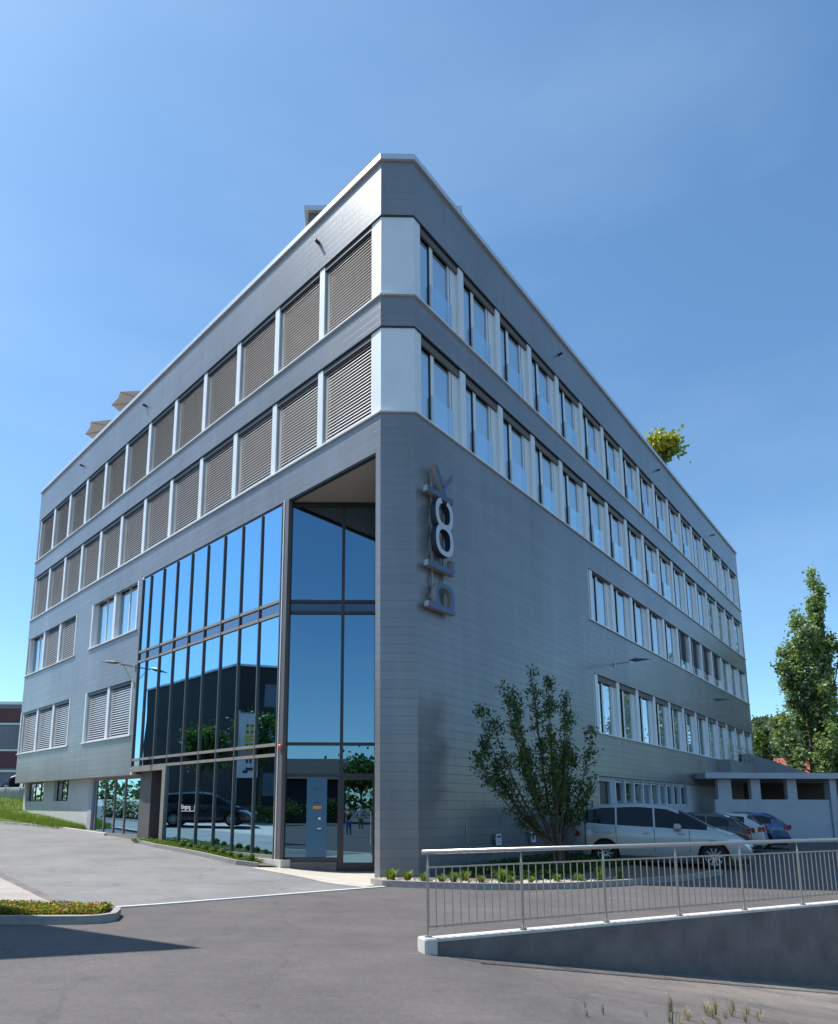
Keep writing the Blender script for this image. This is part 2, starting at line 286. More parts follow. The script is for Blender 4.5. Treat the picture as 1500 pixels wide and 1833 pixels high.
# ------------------------------------------------------------------ mesh helpers
class MB:
    def __init__(s): s.v = []; s.f = []; s.m = []
    def add(s, vs, fs, mi=0):
        o = len(s.v); s.v += [tuple(v) for v in vs]; s.f += [tuple(i + o for i in f) for f in fs]; s.m += [mi] * len(fs); return s
    def box(s, x0, x1, y0, y1, z0, z1, mi=0):
        if x0 > x1: x0, x1 = x1, x0
        if y0 > y1: y0, y1 = y1, y0
        return s.add([(x0, y0, z0), (x1, y0, z0), (x1, y1, z0), (x0, y1, z0), (x0, y0, z1), (x1, y0, z1), (x1, y1, z1), (x0, y1, z1)],
              [(0, 3, 2, 1), (4, 5, 6, 7), (0, 1, 5, 4), (1, 2, 6, 5), (2, 3, 7, 6), (3, 0, 4, 7)], mi)
    def bar(s, p, q, w_, h_, up=(0, 0, 1), mi=0):
        p = Vector(p); q = Vector(q); d = (q - p).normalized(); sd_ = d.cross(Vector(up))
        if sd_.length < 1e-5: sd_ = d.cross(Vector((1, 0, 0)))
        sd_.normalize(); u = sd_.cross(d).normalized(); a = sd_ * w_ / 2; b_ = u * h_ / 2
        vs = [p - a - b_, p + a - b_, p + a + b_, p - a + b_, q - a - b_, q + a - b_, q + a + b_, q - a + b_]
        return s.add(vs, [(0, 1, 2, 3), (7, 6, 5, 4), (4, 5, 1, 0), (5, 6, 2, 1), (6, 7, 3, 2), (7, 4, 0, 3)], mi)
    def tube(s, pts, rs, n=8, mi=0, cap=True):
        pts = [Vector(p) for p in pts]
        if not isinstance(rs, (list, tuple)): rs = [rs] * len(pts)
        o = len(s.v)
        for i, p in enumerate(pts):
            d = (pts[min(i + 1, len(pts) - 1)] - pts[max(i - 1, 0)]).normalized()
            a = d.cross(Vector((0, 0, 1)))
            if a.length < 0.05: a = d.cross(Vector((0, 1, 0)))
            a.normalize(); b_ = d.cross(a)
            for k in range(n):
                t = 2 * math.pi * k / n; s.v.append(tuple(p + (a * math.cos(t) + b_ * math.sin(t)) * rs[i]))
        for i in range(len(pts) - 1):
            for k in range(n):
                k2 = (k + 1) % n; s.f.append((o + i * n + k, o + i * n + k2, o + (i + 1) * n + k2, o + (i + 1) * n + k)); s.m.append(mi)
        if cap:
            s.f.append(tuple(o + k for k in range(n))[::-1]); s.m.append(mi)
            s.f.append(tuple(o + (len(pts) - 1) * n + k for k in range(n))); s.m.append(mi)
        return s
    def prism(s, poly, z0, z1, mi=0):
        """polygon in x,y extruded along z"""
        n = len(poly); vs = [(p[0], p[1], z0) for p in poly] + [(p[0], p[1], z1) for p in poly]
        fs = [tuple(range(n))[::-1], tuple(range(n, 2 * n))] + [(i, (i + 1) % n, n + (i + 1) % n, n + i) for i in range(n)]
        return s.add(vs, fs, mi)
    def prism_xz(s, poly, y0, y1, mi=0):
        n = len(poly); vs = [(p[0], y0, p[1]) for p in poly] + [(p[0], y1, p[1]) for p in poly]
        fs = [tuple(range(n))[::-1], tuple(range(n, 2 * n))] + [(i, (i + 1) % n, n + (i + 1) % n, n + i) for i in range(n)]
        return s.add(vs, fs, mi)
def fixn(me):
    b = bmesh.new(); b.from_mesh(me); bmesh.ops.recalc_face_normals(b, faces=b.faces); b.to_mesh(me); b.free()
def obj(name, mb, mats, parent=None, loc=(0, 0, 0), rz=0.0, smooth=False, fix=True):
    me = bpy.data.meshes.new(name); me.from_pydata(mb.v, [], mb.f)
    if isinstance(mats, str): mats = [mats]
    for k in mats: me.materials.append(MT[k])
    if len(mats) > 1: me.polygons.foreach_set('material_index', mb.m)
    me.update()
    if fix: fixn(me)
    if smooth: me.polygons.foreach_set('use_smooth', [True] * len(me.polygons))
    o = bpy.data.objects.new(name, me); C.objects.link(o); o.location = loc; o.rotation_euler = (0, 0, rz)
    if parent: o.parent = parent
    return o
def thing(name, label, cat, loc=(0, 0, 0), rz=0.0, group=None):
    o = bpy.data.objects.new(name, None); C.objects.link(o); o.location = loc; o.rotation_euler = (0, 0, rz); o.empty_display_size = 0.3
    return tag(o, label, cat, group)
def tag(o, label, cat, group=None):
    o['label'] = label; o['category'] = cat
    if group: o['group'] = group
    return o
def stru(o): o['kind'] = 'structure'; return o
def copy_tree(o, parent=None):
    c = o.copy(); C.objects.link(c)
    if parent: c.parent = parent
    for ch in [x for x in bpy.data.objects if x.parent == o]: copy_tree(ch, c)
    return c
def smooth_by_angle(o, deg=35):
    me = o.data; me.polygons.foreach_set('use_smooth', [True] * len(me.polygons))
    b = bmesh.new(); b.from_mesh(me)
    for e in b.edges:
        if len(e.link_faces) == 2 and e.calc_face_angle(0) > R(deg): e.smooth = False
    b.to_mesh(me); b.free()

# ------------------------------------------------------------------ ground
def axis(stops):
    out = []
    for (a, b, st) in stops:
        n = max(1, int(round((b - a) / st)))
        out += [a + (b - a) * i / n for i in range(n)]
    out.append(stops[-1][1]); return out
def ground():
    mb = MB()
    us = axis([(-900, -100, 100), (-100, -30, 5), (-30, 0, 0.6), (0, 16, 0.5), (16, 60, 4), (60, 900, 120)])
    for side in (1, -1):
        vs = axis([(0, 24, 0.5), (24, 60, 3), (60, 900, 120)])
        o = len(mb.v)
        for v in vs:
            for u in us:
                vv = v * side
                if side > 0 and v == 0 and u > 0.2: vv = 0.1
                p = WP + WU * u + WV * vv
                mb.v.append((p.x, p.y, zfar(p.x, p.y) if side > 0 else znear(p.x, p.y)))
        nu = len(us)
        for j in range(len(vs) - 1):
            for i in range(nu - 1):
                q = (o + j * nu + i, o + j * nu + i + 1, o + (j + 1) * nu + i + 1, o + (j + 1) * nu + i)
                mb.f.append(q if side > 0 else q[::-1]); mb.m.append(0)
    g = obj('ground', mb, 'asphalt', fix=False, smooth=True); stru(g)
ground()
def sheet(name, poly, dz, mname, step=1.0, zf=None, thick=0.0, smooth=True):
    b = bmesh.new(); vs = [b.verts.new((x, y, 0)) for x, y in poly]; b.faces.new(vs)
    x0, x1 = min(p[0] for p in poly), max(p[0] for p in poly); y0, y1 = min(p[1] for p in poly), max(p[1] for p in poly)
    for a0, a1, no in ((x0, x1, (1, 0, 0)), (y0, y1, (0, 1, 0))):
        k = a0 + step
        while k < a1:
            co = (k, 0, 0) if no[0] else (0, k, 0)
            bmesh.ops.bisect_plane(b, geom=b.verts[:] + b.edges[:] + b.faces[:], plane_co=co, plane_no=no); k += step
    bmesh.ops.triangulate(b, faces=b.faces[:])
    zf = zf or zg
    for v in b.verts: v.co.z = zf(v.co.x, v.co.y) + dz
    if thick:
        r = bmesh.ops.extrude_face_region(b, geom=b.faces[:])
        for e in r['geom']:
            if isinstance(e, bmesh.types.BMVert): e.co.z += thick
    bmesh.ops.recalc_face_normals(b, faces=b.faces)
    if not thick:
        for f in b.faces:
            if f.normal.z < 0: f.normal_flip()
    me = bpy.data.meshes.new(name); b.to_mesh(me); b.free(); me.materials.append(MT[mname])
    o = bpy.data.objects.new(name, me); C.objects.link(o); return o
stru(sheet('forecourt', [(0.2, 12.87), (-4.18, 10.12), (-5.55, 10.72), (-7.9, 13.2), (-9.5, 15.2), (-15.5, 23.0), (-30, 42), (-30, 52), (-21, 46), (-18.0, 31.0), (-2.9, 17.2), (0.2, 14.3)], 0.010, 'asphalt_grey', 0.6))
stru(sheet('side_pavement', [(-4.5, 9.9), (-5.45, 10.62), (-7.85, 13.1), (-9.4, 15.1), (-15.4, 22.9), (-60, 60), (-60, 10.0)], 0.014, 'pavement_beige', 1.0))
stru(sheet('entrance_paving', [(-3.15, 16.2), (-2.75, 17.1), (0.25, 17.1), (0.15, 14.5), (0.05, 13.1), (-0.15, 12.72), (-1.05, 13.55), (-2.3, 15.3)], 0.016, 'pavers', 0.4))
def strip(name, pts, width, z0, z1, mname, zf=None, closed=False, seg=0.35):
    """kerb of constant width along a plan polyline, following the ground"""
    P = [Vector(p) for p in pts]; d = []
    if closed: P.append(P[0].copy())
    for a, b in zip(P, P[1:]):
        n = max(1, int((b - a).length / seg)); d += [a.lerp(b, i / n) for i in range(n)]
    if not closed: d.append(P[-1])
    mb = MB(); n = len(d); zf = zf or zg
    for i, p in enumerate(d):
        a = d[(i - 1) % n] if closed else d[max(i - 1, 0)]; b = d[(i + 1) % n] if closed else d[min(i + 1, n - 1)]
        t = (b - a).normalized(); nn = Vector((-t.y, t.x)) * width / 2; z = zf(p.x, p.y)
        for q in ((p - nn, z0), (p + nn, z0), (p + nn, z1), (p - nn, z1)): mb.v.append((q[0].x, q[0].y, z + q[1]))
    for i in range(n if closed else n - 1):
        j = (i + 1) % n
        for k in range(4):
            k2 = (k + 1) % 4; mb.f.append((i * 4 + k, i * 4 + k2, j * 4 + k2, j * 4 + k)); mb.m.append(0)
    if not closed:
        mb.f += [(0, 1, 2, 3), tuple((n - 1) * 4 + k for k in (3, 2, 1, 0))]; mb.m += [0, 0]
    return obj(name, mb, mname)
stru(strip('edging_strip', [(0.28, 12.87), (-4.18, 10.10)], 0.09, -0.05, 0.022, 'concrete_light'))
stru(strip('drain_strip', [(-4.6, 10.0), (-5.5, 10.66), (-7.88, 13.14), (-9.45, 15.1)], 0.16, -0.05, 0.020, 'concrete'))

# ------------------------------------------------------------------ building
bld = thing('office_building', 'five-storey office block in grey metal boards with white window ribbons and tall glazed corner', 'building', (A.x, A.y, 0))
OB = Vector((-A.x, -A.y, 0))
def loc_w(v): return (v[0] - A.x, v[1] - A.y, v[2] if len(v) > 2 else 0)
LOC_L = (0, 0, 0); LOC_R = (B.x - A.x, B.y - A.y, 0)
def cell_wall(x0, x1, z0, z1, holes, depth, sx=1):
    holes = [(max(h[0], x0), min(h[1], x1), max(h[2], z0), min(h[3], z1)) for h in holes]
    xs = sorted({x0, x1} | {h[0] for h in holes} | {h[1] for h in holes}); zs = sorted({z0, z1} | {h[2] for h in holes} | {h[3] for h in holes})
    def solid(i, j):
        if i < 0 or j < 0 or i >= len(xs) - 1 or j >= len(zs) - 1: return False
        cx, cz = (xs[i] + xs[i + 1]) / 2, (zs[j] + zs[j + 1]) / 2
        return not any(h[0] < cx < h[1] and h[2] < cz < h[3] for h in holes)
    mb = MB()
    for i in range(len(xs) - 1):
        for j in range(len(zs) - 1):
            if not solid(i, j): continue
            a, b, c, d = xs[i], xs[i + 1], zs[j], zs[j + 1]
            mb.add([(sx * a, 0, c), (sx * b, 0, c), (sx * b, 0, d), (sx * a, 0, d)], [(0, 1, 2, 3)])
            mb.add([(sx * a, -depth, c), (sx * b, -depth, c), (sx * b, -depth, d), (sx * a, -depth, d)], [(3, 2, 1, 0)])
            for (di, dj, e) in ((-1, 0, [(a, c), (a, d)]), (1, 0, [(b, d), (b, c)]), (0, -1, [(b, c), (a, c)]), (0, 1, [(a, d), (b, d)])):
                if not solid(i + di, j + dj):
                    (p, q), (r_, t) = e
                    mb.add([(sx * p, 0, q), (sx * r_, 0, t), (sx * r_, -depth, t), (sx * p, -depth, q)], [(0, 1, 2, 3)])
    return mb
def obj_merge(*a, **k):
    o = obj(*a, fix=False, **k); b = bmesh.new(); b.from_mesh(o.data); bmesh.ops.remove_doubles(b, verts=b.verts, dist=1e-4); bmesh.ops.recalc_face_normals(b, faces=b.faces); b.to_mesh(o.data); b.free(); return o
Z_CAP, H1, S1, H2, S2, H3, S3, H4, S4, BOT = 19.70, 17.95, 15.43, 14.48, 11.94, 10.84, 8.73, 6.66, 4.40, 2.83
BIG = 60
OPX = 13.10
holesL = [(-1, BIG, S1, H1), (-1, BIG, S2, H2), (0.17, OPX, -1, H3), (13.46, 18.12, S3, H3 - 0.02), (19.9, BIG, S3, H3 - 0.02),
          (13.46, 18.12, S4, H4), (19.9, BIG, S4, H4), (OPX, BIG, -1, BOT)]
obj_merge('cladding', cell_wall(0, LENL, -0.5, Z_CAP, holesL, 0.14), 'cladding', bld, loc=LOC_L, rz=ANG_L)
holesR = [(-1, BIG, S1, H1), (-1, BIG, S2, H2), (10.45, BIG, S3, H3 - 0.02), (10.42, BIG, S4, H4), (10.42, BIG, -1, 2.80)]
obj_merge('cladding', cell_wall(0, LENR, -0.5, Z_CAP, holesR, 0.14, -1), 'cladding', bld, loc=LOC_R, rz=ANG_R)
obj_merge('cladding', cell_wall(0, CH, -0.5, Z_CAP, [(-1, BIG, S1, H1), (-1, BIG, S2, H2)], 0.14), 'cladding', bld, loc=LOC_R, rz=ANG_C)
# inner return of the corner pier
pier = MB(); pA = FL(0.17, -0.02, 0); pB = Vector((0.42, 17.15, 0))
pier.add([(pA.x, pA.y, -0.5), (pB.x, pB.y, -0.5), (pB.x, pB.y, H3), (pA.x, pA.y, H3)], [(0, 1, 2, 3)])
obj('pier_return', pier, 'cladding', bld, loc=OB, fix=False)
# roof edge cap, running round all corners
Lc = A + DL * LENL; Rc = B + DR * LENR; Kc = Lc + DR * (LENR + 1.0)
def offpoly(pts, d):
    n = len(pts); out = []
    for i in range(n):
        a, b, c = Vector(pts[i - 1]), Vector(pts[i]), Vector(pts[(i + 1) % n])
        e1, e2 = (b - a).normalized(), (c - b).normalized(); n1, n2 = Vector((e1.y, -e1.x)), Vector((e2.y, -e2.x))
        k = (n1 + n2); k = k / max(0.2, k.dot(n1)); out.append(b + k * d)
    return out
foot = [A, B, Rc, Kc, Lc]      # counter-clockwise seen from above
def ring(mb, outer, inner, z0, z1):
    n = len(outer)
    for i in range(n):
        j = (i + 1) % n; o1, o2, i1, i2 = outer[i], outer[j], inner[i], inner[j]
        mb.add([(o1.x, o1.y, z0), (o2.x, o2.y, z0), (i2.x, i2.y, z0), (i1.x, i1.y, z0), (o1.x, o1.y, z1), (o2.x, o2.y, z1), (i2.x, i2.y, z1), (i1.x, i1.y, z1)],
               [(0, 3, 2, 1), (4, 5, 6, 7), (0, 1, 5, 4), (2, 3, 7, 6)])
    return mb
obj('parapet_cap', ring(MB(), offpoly(foot, 0.07), offpoly(foot, -0.45), Z_CAP, Z_CAP + 0.17), 'cap_metal', bld, loc=OB)
for z in (S1, S2):
    o3 = [A, B, Rc, Kc, Lc]
    obj('sill_band', ring(MB(), offpoly(o3, 0.055), offpoly(o3, -0.3), z - 0.035, z + 0.012), 'white_metal', bld, loc=OB)
# lintel lining strips over the ribbons
for z in (H1, H2):
    obj('lintel_strip', ring(MB(), offpoly(foot, -0.01), offpoly(foot, -0.34), z - 0.03, z + 0.004), 'frame_dark', bld, loc=OB)
# white corner panels of the two ribbons
cp = MB()
for (z0, z1) in ((S1, H1), (S2, H2)):
    poly = [A + DL * 0.39 + NL * -0.035, None]
    a0, a1 = A + DL * 0.39, A.copy(); b0, b1 = B.copy(), B + DR * 0.33
    out = offpoly([a0 - NL * 2, a0, A, B, b1, b1 - NR * 2], 0)
    q = [a0 - NL * 0.045, A + (Vector((0, 1)) * 0.045 + DL * 0.0 + Vector((0.006, 0))), B + Vector((-0.006, 0.045)), b1 - NR * 0.045]
    zz0, zz1 = z0 + 0.012, z1 - 0.03
    for i in range(3):
        cp.add([(q[i].x, q[i].y, zz0), (q[i + 1].x, q[i + 1].y, zz0), (q[i + 1].x, q[i + 1].y, zz1), (q[i].x, q[i].y, zz1)], [(0, 1, 2, 3)])
    for e, n_ in ((q[0], NL), (q[3], NR)):
        f = e - n_ * 0.25; cp.add([(e.x, e.y, zz0), (f.x, f.y, zz0), (f.x, f.y, zz1), (e.x, e.y, zz1)], [(0, 1, 2, 3)])
obj('corner_panel', cp, 'white_metal', bld, loc=OB, fix=False)
# floors, roof and a dark core so that nothing shines through
fl = MB(); inn = offpoly(foot, -0.42)
for z0, z1 in ((19.35, 19.62), (14.72, 15.2), (11.3, 11.8)):
    fl.prism([(p.x, p.y) for p in inn], z0, z1)
cut = [FL(4.3, -0.6, 0), Vector((0.6, 17.7, 0)), FR(3.0, -0.45, 0), Rc.to_3d() - NR.to_3d() * 0.45 - DR.to_3d() * 0.45, Kc.to_3d() - (DR + DL).to_3d() * 0.45, Lc.to_3d() - NL.to_3d() * 0.45 - DL.to_3d() * 0.45]
cut = [Vector((p.x, p.y)) for p in cut]
for z0, z1 in ((7.35, 7.62), (3.15, 3.36), (-0.3, -0.02)):
    fl.prism([(p.x, p.y) for p in cut], z0, z1)
obj('floor_slab', fl, 'interior', bld, loc=OB)
core = MB(); cin = offpoly(foot, -5.2); core.prism([(p.x, p.y) for p in cin], -0.2, 19.3)
obj('core_wall', core, 'interior', bld, loc=OB)
bk = MB()
for p, q in ((Rc - DR * 0.14 , Kc - DR * 0.14), (Kc - DL * 0.14, Lc - DL * 0.14)):
    bk.bar((p.x, p.y, 11.27), (q.x, q.y, 11.27), 0.2, 16.86)
obj('rear_wall', bk, 'cladding', bld, loc=OB)
rt = MB(); rt.prism([(p.x, p.y) for p in offpoly(foot, -0.43)], 19.63, 19.72); obj('roof', rt, 'concrete', bld, loc=OB)

# ---- windows of the sunny left side: outside blinds down
PITCH_L = 2.2
def slats(x0, x1, z0, z1, y, tilt=38, n=None, pitch=0.082, wd=0.085):
    mb = MB(); k = int((z1 - z0) / pitch); c, s_ = math.cos(R(tilt)), math.sin(R(tilt))
    for i in range(k):
        z = z0 + 0.05 + i * pitch
        ya, za = y - wd / 2 * c, z + wd / 2 * s_; yb, zb = y + wd / 2 * c, z - wd / 2 * s_
        mb.add([(x0, ya, za), (x1, ya, za), (x1, y, z + 0.008), (x0, y, z + 0.008), (x1, yb, zb), (x0, yb, zb)], [(0, 1, 2, 3), (3, 2, 4, 5)])
    mb.box(x0, x1, y - 0.03, y + 0.03, z0, z0 + 0.03)
    return mb
def window_left(wd, h, blind=True, mull=0.22, name='window'):
    """x from 0 (blind edge) to wd+mull; z from 0 to h"""
    f = MB(); f.box(wd, wd + mull, -0.20, -0.03, 0, h)
    f.box(0, wd, -0.24, -0.18, 0, 0.07); f.box(0, wd, -0.24, -0.18, h - 0.10, h)
    if not blind: f.box(wd * 0.5 - 0.035, wd * 0.5 + 0.035, -0.24, -0.18, 0.07, h - 0.10)
    f.box(0, 0.05, -0.24, -0.18, 0.07, h - 0.10); f.box(wd - 0.05, wd, -0.24, -0.18, 0.07, h - 0.10)
    o = obj(name, f, 'white_metal', bld)
    g = MB(); g.add([(0.02, -0.21, 0.02), (wd - 0.02, -0.21, 0.02), (wd - 0.02, -0.21, h - 0.02), (0.02, -0.21, h - 0.02)], [(0, 1, 2, 3)])
    obj('glass_pane', g, 'glass_shaded' if blind else 'glass_window', o, fix=False)
    hd = MB(); hd.box(0, wd, -0.16, -0.04, h - 0.14, h - 0.002); obj('blind_box', hd, 'frame_dark', o)
    if blind: obj('blind', slats(0.015, wd - 0.015, 0.02, h - 0.06, -0.095, 58, pitch=0.098, wd=0.064), 'blind_slat', o, fix=False)
    else: obj('curtain', curtain(0.06, wd - 0.06, 0.03, h - 0.1, -0.42, 0.05), 'curtain', o, smooth=True, fix=False)
    return o
def curtain(x0, x1, z0, z1, y, amp=0.04, per=0.16):
    mb = MB(); n = max(2, int((x1 - x0) / 0.03))
    for i in range(n + 1):
        x = x0 + (x1 - x0) * i / n; yy = y + amp * math.sin(2 * math.pi * x / per) + amp * 0.4 * math.sin(11.3 * x)
        mb.v += [(x, yy, z0), (x, yy, z1)]
    for i in range(n): mb.f.append((2 * i, 2 * i + 2, 2 * i + 3, 2 * i + 1)); mb.m.append(0)
    return mb
def put_l(o, s, z): o.location = DL.to_3d() * s + Vector((0, 0, z)); o.rotation_euler = (0, 0, ANG_L)
WZ, WH1 = S1 + 0.012, H1 - 0.03 - S1 - 0.012
w0 = window_left(1.95, WH1)
first = True
for zb in (S1, S2):
    for k in range(12):
        o = w0 if first else copy_tree(w0, bld); first = False
        put_l(o, 0.39 + PITCH_L * k, zb + 0.012)
hh = H4 - S4 - 0.02
wl = window_left(2.05, hh); first = True
spots = [(13.62, S4), (15.90, S4), (20.0, S4), (22.25, S4), (24.5, S4), (20.0, S3), (22.25, S3)]
for s_, z_ in spots:
    o = wl if first else copy_tree(wl, bld); first = False
    put_l(o, s_, z_ + 0.02)
wo_ = window_left(2.05, hh, blind=False); first = True
for s_, z_ in ((13.62, S3), (15.90, S3), (24.5, S3)):
    o = wo_ if first else copy_tree(wo_, bld); first = False
    put_l(o, s_, z_ + 0.02)
sl = MB()
for z_, h_ in ((S3, H3 - 0.02), (S4, H4)):
    for a_, b_ in ((13.46, 18.12), (19.9, LENL)):
        sl.box(a_ - 0.10, b_ + (0.06 if b_ < 20 else 0.05), -0.14, 0.07, z_ - 0.035, z_ + 0.012)
        sl.box(a_ - 0.0, a_ + 0.10, -0.12, 0.012, z_ + 0.012, h_ + 0.0)
        sl.box(b_ - 0.12, b_ + 0.0, -0.12, 0.012, z_ + 0.012, h_ + 0.0)
sl.box(OPX - 0.06, OPX + 0.05, -0.14, 0.012, BOT, H3)
sl.box(LENL - 0.25, LENL, -0.20, -0.03, S1, H1); sl.box(LENL - 0.25, LENL, -0.20, -0.03, S2, H2)
obj('window_surround', sl, 'white_metal', bld, rz=ANG_L)

# ---- windows of the shaded right side
PITCH_R = 2.113
def window_right(h, kind):
    """t from 0 to 2.11 starting at the near pillar edge; x = -t"""
    f = MB()
    def bx(t0, t1, y0, y1, z0, z1): f.box(-t0, -t1, y0, y1, z0, z1)
    wd = 1.84
    bx(wd, PITCH_R, -0.20, -0.035, 0, h)                       # pillar
    bx(0, wd, -0.20, -0.14, 0, 0.06); bx(0, wd, -0.20, -0.14, h - 0.08, h)
    bx(0.0, 0.05, -0.20, -0.14, 0.06, h - 0.08); bx(0.53, 0.68, -0.20, -0.13, 0.06, h - 0.08)
    bx(1.42, 1.50, -0.20, -0.135, 0.06, h - 0.08); bx(1.53, wd, -0.20, -0.13, 0.06, h - 0.08)
    o = obj('window', f, 'white_metal', bld)
    g = MB(); g.add([(-0.02, -0.17, 0.02), (-1.5, -0.17, 0.02), (-1.5, -0.17, h - 0.02), (-0.02, -0.17, h - 0.02)], [(3, 2, 1, 0)])
    obj('glass_pane', g, 'glass_window', o, fix=False)
    sg = MB(); sg.box(-0.50, -0.53, -0.20, -0.142, 0.06, h - 0.08); sg.box(-1.50, -1.53, -0.20, -0.142, 0.06, h - 0.08); obj('seal', sg, 'dark_seal', o)
    hd = MB(); hd.box(-0.005, -wd + 0.005, -0.13, -0.07, h - 0.22, h - 0.002); obj('blind_box', hd, 'header_brown', o)
    if kind == 'guard':
        gg = MB(); gg.add([(-0.56, -0.06, 0.0), (-1.50, -0.06, 0.0), (-1.50, -0.06, 0.95), (-0.56, -0.06, 0.95)], [(3, 2, 1, 0)]); obj('glass_guard', gg, 'glass_guard', o, fix=False)
        for ta, tb in ((0.50, 0.555), (1.505, 1.53)): gp = MB(); gp.box(-ta, -tb, -0.12, -0.07, 0.0, 0.95); obj('guard_post', gp, 'cap_metal', o)
        cu = MB(); cu.box(-0.055, -0.495, -0.192, -0.185, 0.03, h - 0.25); cu.box(-0.69, -1.36, -0.192, -0.185, 0.03, h - 0.24); obj('roller_screen', cu, 'curtain', o)
    elif kind == 'blind':
        pass
    if kind != 'guard':
        obj('curtain', curtain(-1.40, -0.62, 0.03, h - 0.1, -0.225, 0.025), 'curtain_beige', o, smooth=True, fix=False)
    if kind == 'blind':
        obj('blind', slats(-wd + 0.02, -0.02, 0.62, h - 0.1, -0.13, 70), 'dark_blind', o, fix=False)
    return o
def put_r(o, t, z): o.location = Vector(LOC_R) + DR.to_3d() * t + Vector((0, 0, z)); o.rotation_euler = (0, 0, ANG_R)
wg = window_right(WH1, 'guard'); wc = window_right(WH1, 'curtained'); fg = fc = True
for zb in (S1, S2):
    for k in range(17):
        if k < 10 + (2 if zb == S1 else 0):
            o = wg if fg else copy_tree(wg, bld); fg = False
        else:
            o = wc if fc else copy_tree(wc, bld); fc = False
        put_r(o, 0.33 + PITCH_R * k, zb + 0.012)
wr = window_right(hh - 0.0, 'curtained'); wb = window_right(hh - 0.0, 'blind'); f1 = f2 = True
for zb in (S3, S4):
    for k in range(12):
        if zb == S3 and 5 <= k <= 8:
            o = wb if f2 else copy_tree(wb, bld); f2 = False
        else:
            o = wr if f1 else copy_tree(wr, bld); f1 = False
        put_r(o, 10.97 + PITCH_R * k, zb + 0.015)
sr = MB()
for z_, h_ in ((S3, H3 - 0.02), (S4, H4)):
    sr.box(-10.38, -LENR, -0.14, 0.055, z_ - 0.035, z_ + 0.012)
    sr.box(-10.43, -10.47, -0.16, 0.014, z_ + 0.012, h_); sr.box(-10.70, -10.965, -0.32, -0.035, z_ + 0.012, h_)
for z_, h_ in ((S1, H1), (S2, H2)): sr.box(-LENR + 0.3, -LENR, -0.25, -0.03, z_, h_)
sr.box(-10.42, -10.46, -0.16, 0.014, 0, 2.80)
obj('window_surround', sr, 'white_metal', bld, loc=LOC_R, rz=ANG_R)
# ground storey on the right: painted wall, door and strip window, set back a little
gw = cell_wall(10.42, LENR, -0.4, 2.79, [(10.5, 11.72, -0.5, 2.62), (12.24, 21.25, 1.72, 2.70)], 0.15, -1)
o = obj_merge('lower_wall', gw, 'plaster_grey', bld, rz=ANG_R); o.location = Vector(LOC_R) - NR.to_3d() * 0.10
dm = MB(); dm.box(-10.5, -11.72, -0.26, -0.20, -0.3, 2.62); dd = obj('door', dm, 'frame_dark', bld, loc=LOC_R, rz=ANG_R)
hm = MB(); hm.box(-10.62, -10.68, -0.20, -0.14, 0.9, 1.5); obj('handle', hm, 'steel', dd)
for k in range(9):
    f = MB(); t0 = 12.26 + k * 1.0
    f.box(-t0, -(t0 + 0.10), -0.25, -0.12, 1.74, 2.69); f.box(-t0 - 0.1, -(t0 + 0.98), -0.25, -0.2, 1.74, 1.80); f.box(-t0 - 0.1, -(t0 + 0.98), -0.25, -0.2, 2.63, 2.69)
    wv = obj('window', f, 'white_metal', bld, loc=LOC_R, rz=ANG_R)
    g = MB(); g.add([(-t0 - 0.1, -0.22, 1.8), (-t0 - 0.99, -0.22, 1.8), (-t0 - 0.99, -0.22, 2.63), (-t0 - 0.1, -0.22, 2.63)], [(3, 2, 1, 0)]); obj('glass_pane', g, 'glass_window', wv, fix=False)
# low annex with terrace railing against the far right end
ax = MB(); ax.box(-26.9, -35.6, -0.2, 0.65, -0.3, 4.34); obj('annex', ax, 'cladding', bld, loc=LOC_R, rz=ANG_R)
rl = MB()
for z_ in (4.62, 4.9, 5.2): rl.bar((-26.95, 0.6, z_), (-35.5, 0.6, z_), 0.03, 0.03)
for k in range(9): rl.bar((-26.95 - k * 1.065, 0.6, 4.3), (-26.95 - k * 1.065, 0.6, 5.2), 0.03, 0.03)
obj('terrace_railing', rl, 'steel', bld, loc=LOC_R, rz=ANG_R)

# ---- ground storey on the left: plaster wall with two windows, glazed front, gate piers
RC = -0.42
lw = cell_wall(18.0, LENL - 0.25, -0.3, BOT, [(20.45, 22.3, 1.85, 2.84), (23.76, 26.3, 1.85, 2.84)], 0.25)
o = obj_merge('lower_wall', lw, 'plaster', bld, rz=ANG_L); o.location = NL.to_3d() * RC
for a_, b_ in ((20.45, 22.3), (23.76, 26.3)):
    f = MB(); f.box(a_, b_, RC - 0.22, RC - 0.16, 1.85, 1.9); f.box(a_, b_, RC - 0.22, RC - 0.16, 2.77, BOT)
    n_ = 3
    for i in range(n_ + 1): x = a_ + (b_ - a_ - 0.05) * i / n_; f.box(x, x + 0.05, RC - 0.22, RC - 0.16, 1.9, 2.77)
    wv = obj('window', f, 'frame_dark', bld, rz=ANG_L)
    g = MB(); g.add([(a_, RC - 0.19, 1.87), (b_, RC - 0.19, 1.87), (b_, RC - 0.19, 2.8), (a_, RC - 0.19, 2.8)], [(0, 1, 2, 3)]); obj('glass_pane', g, 'glass_window', wv, fix=False)
so = MB(); so.box(OPX - 0.1, LENL - 0.02, -0.9, -0.15, BOT - 0.005, BOT + 0.05); obj('soffit', so, 'soffit', bld, rz=ANG_L)
sb_ = MB(); sb_.box(17.6, 18.0, RC - 0.25, RC + 0.02, -0.2, BOT - 0.005); obj('wall_pier', sb_, 'plaster_grey', bld, rz=ANG_L)
shop = MB(); 
for x in (13.0, 14.5, 15.45, 16.4, 17.3): shop.box(x, x + 0.07, RC - 0.12, RC - 0.04, 0.2, 2.78)
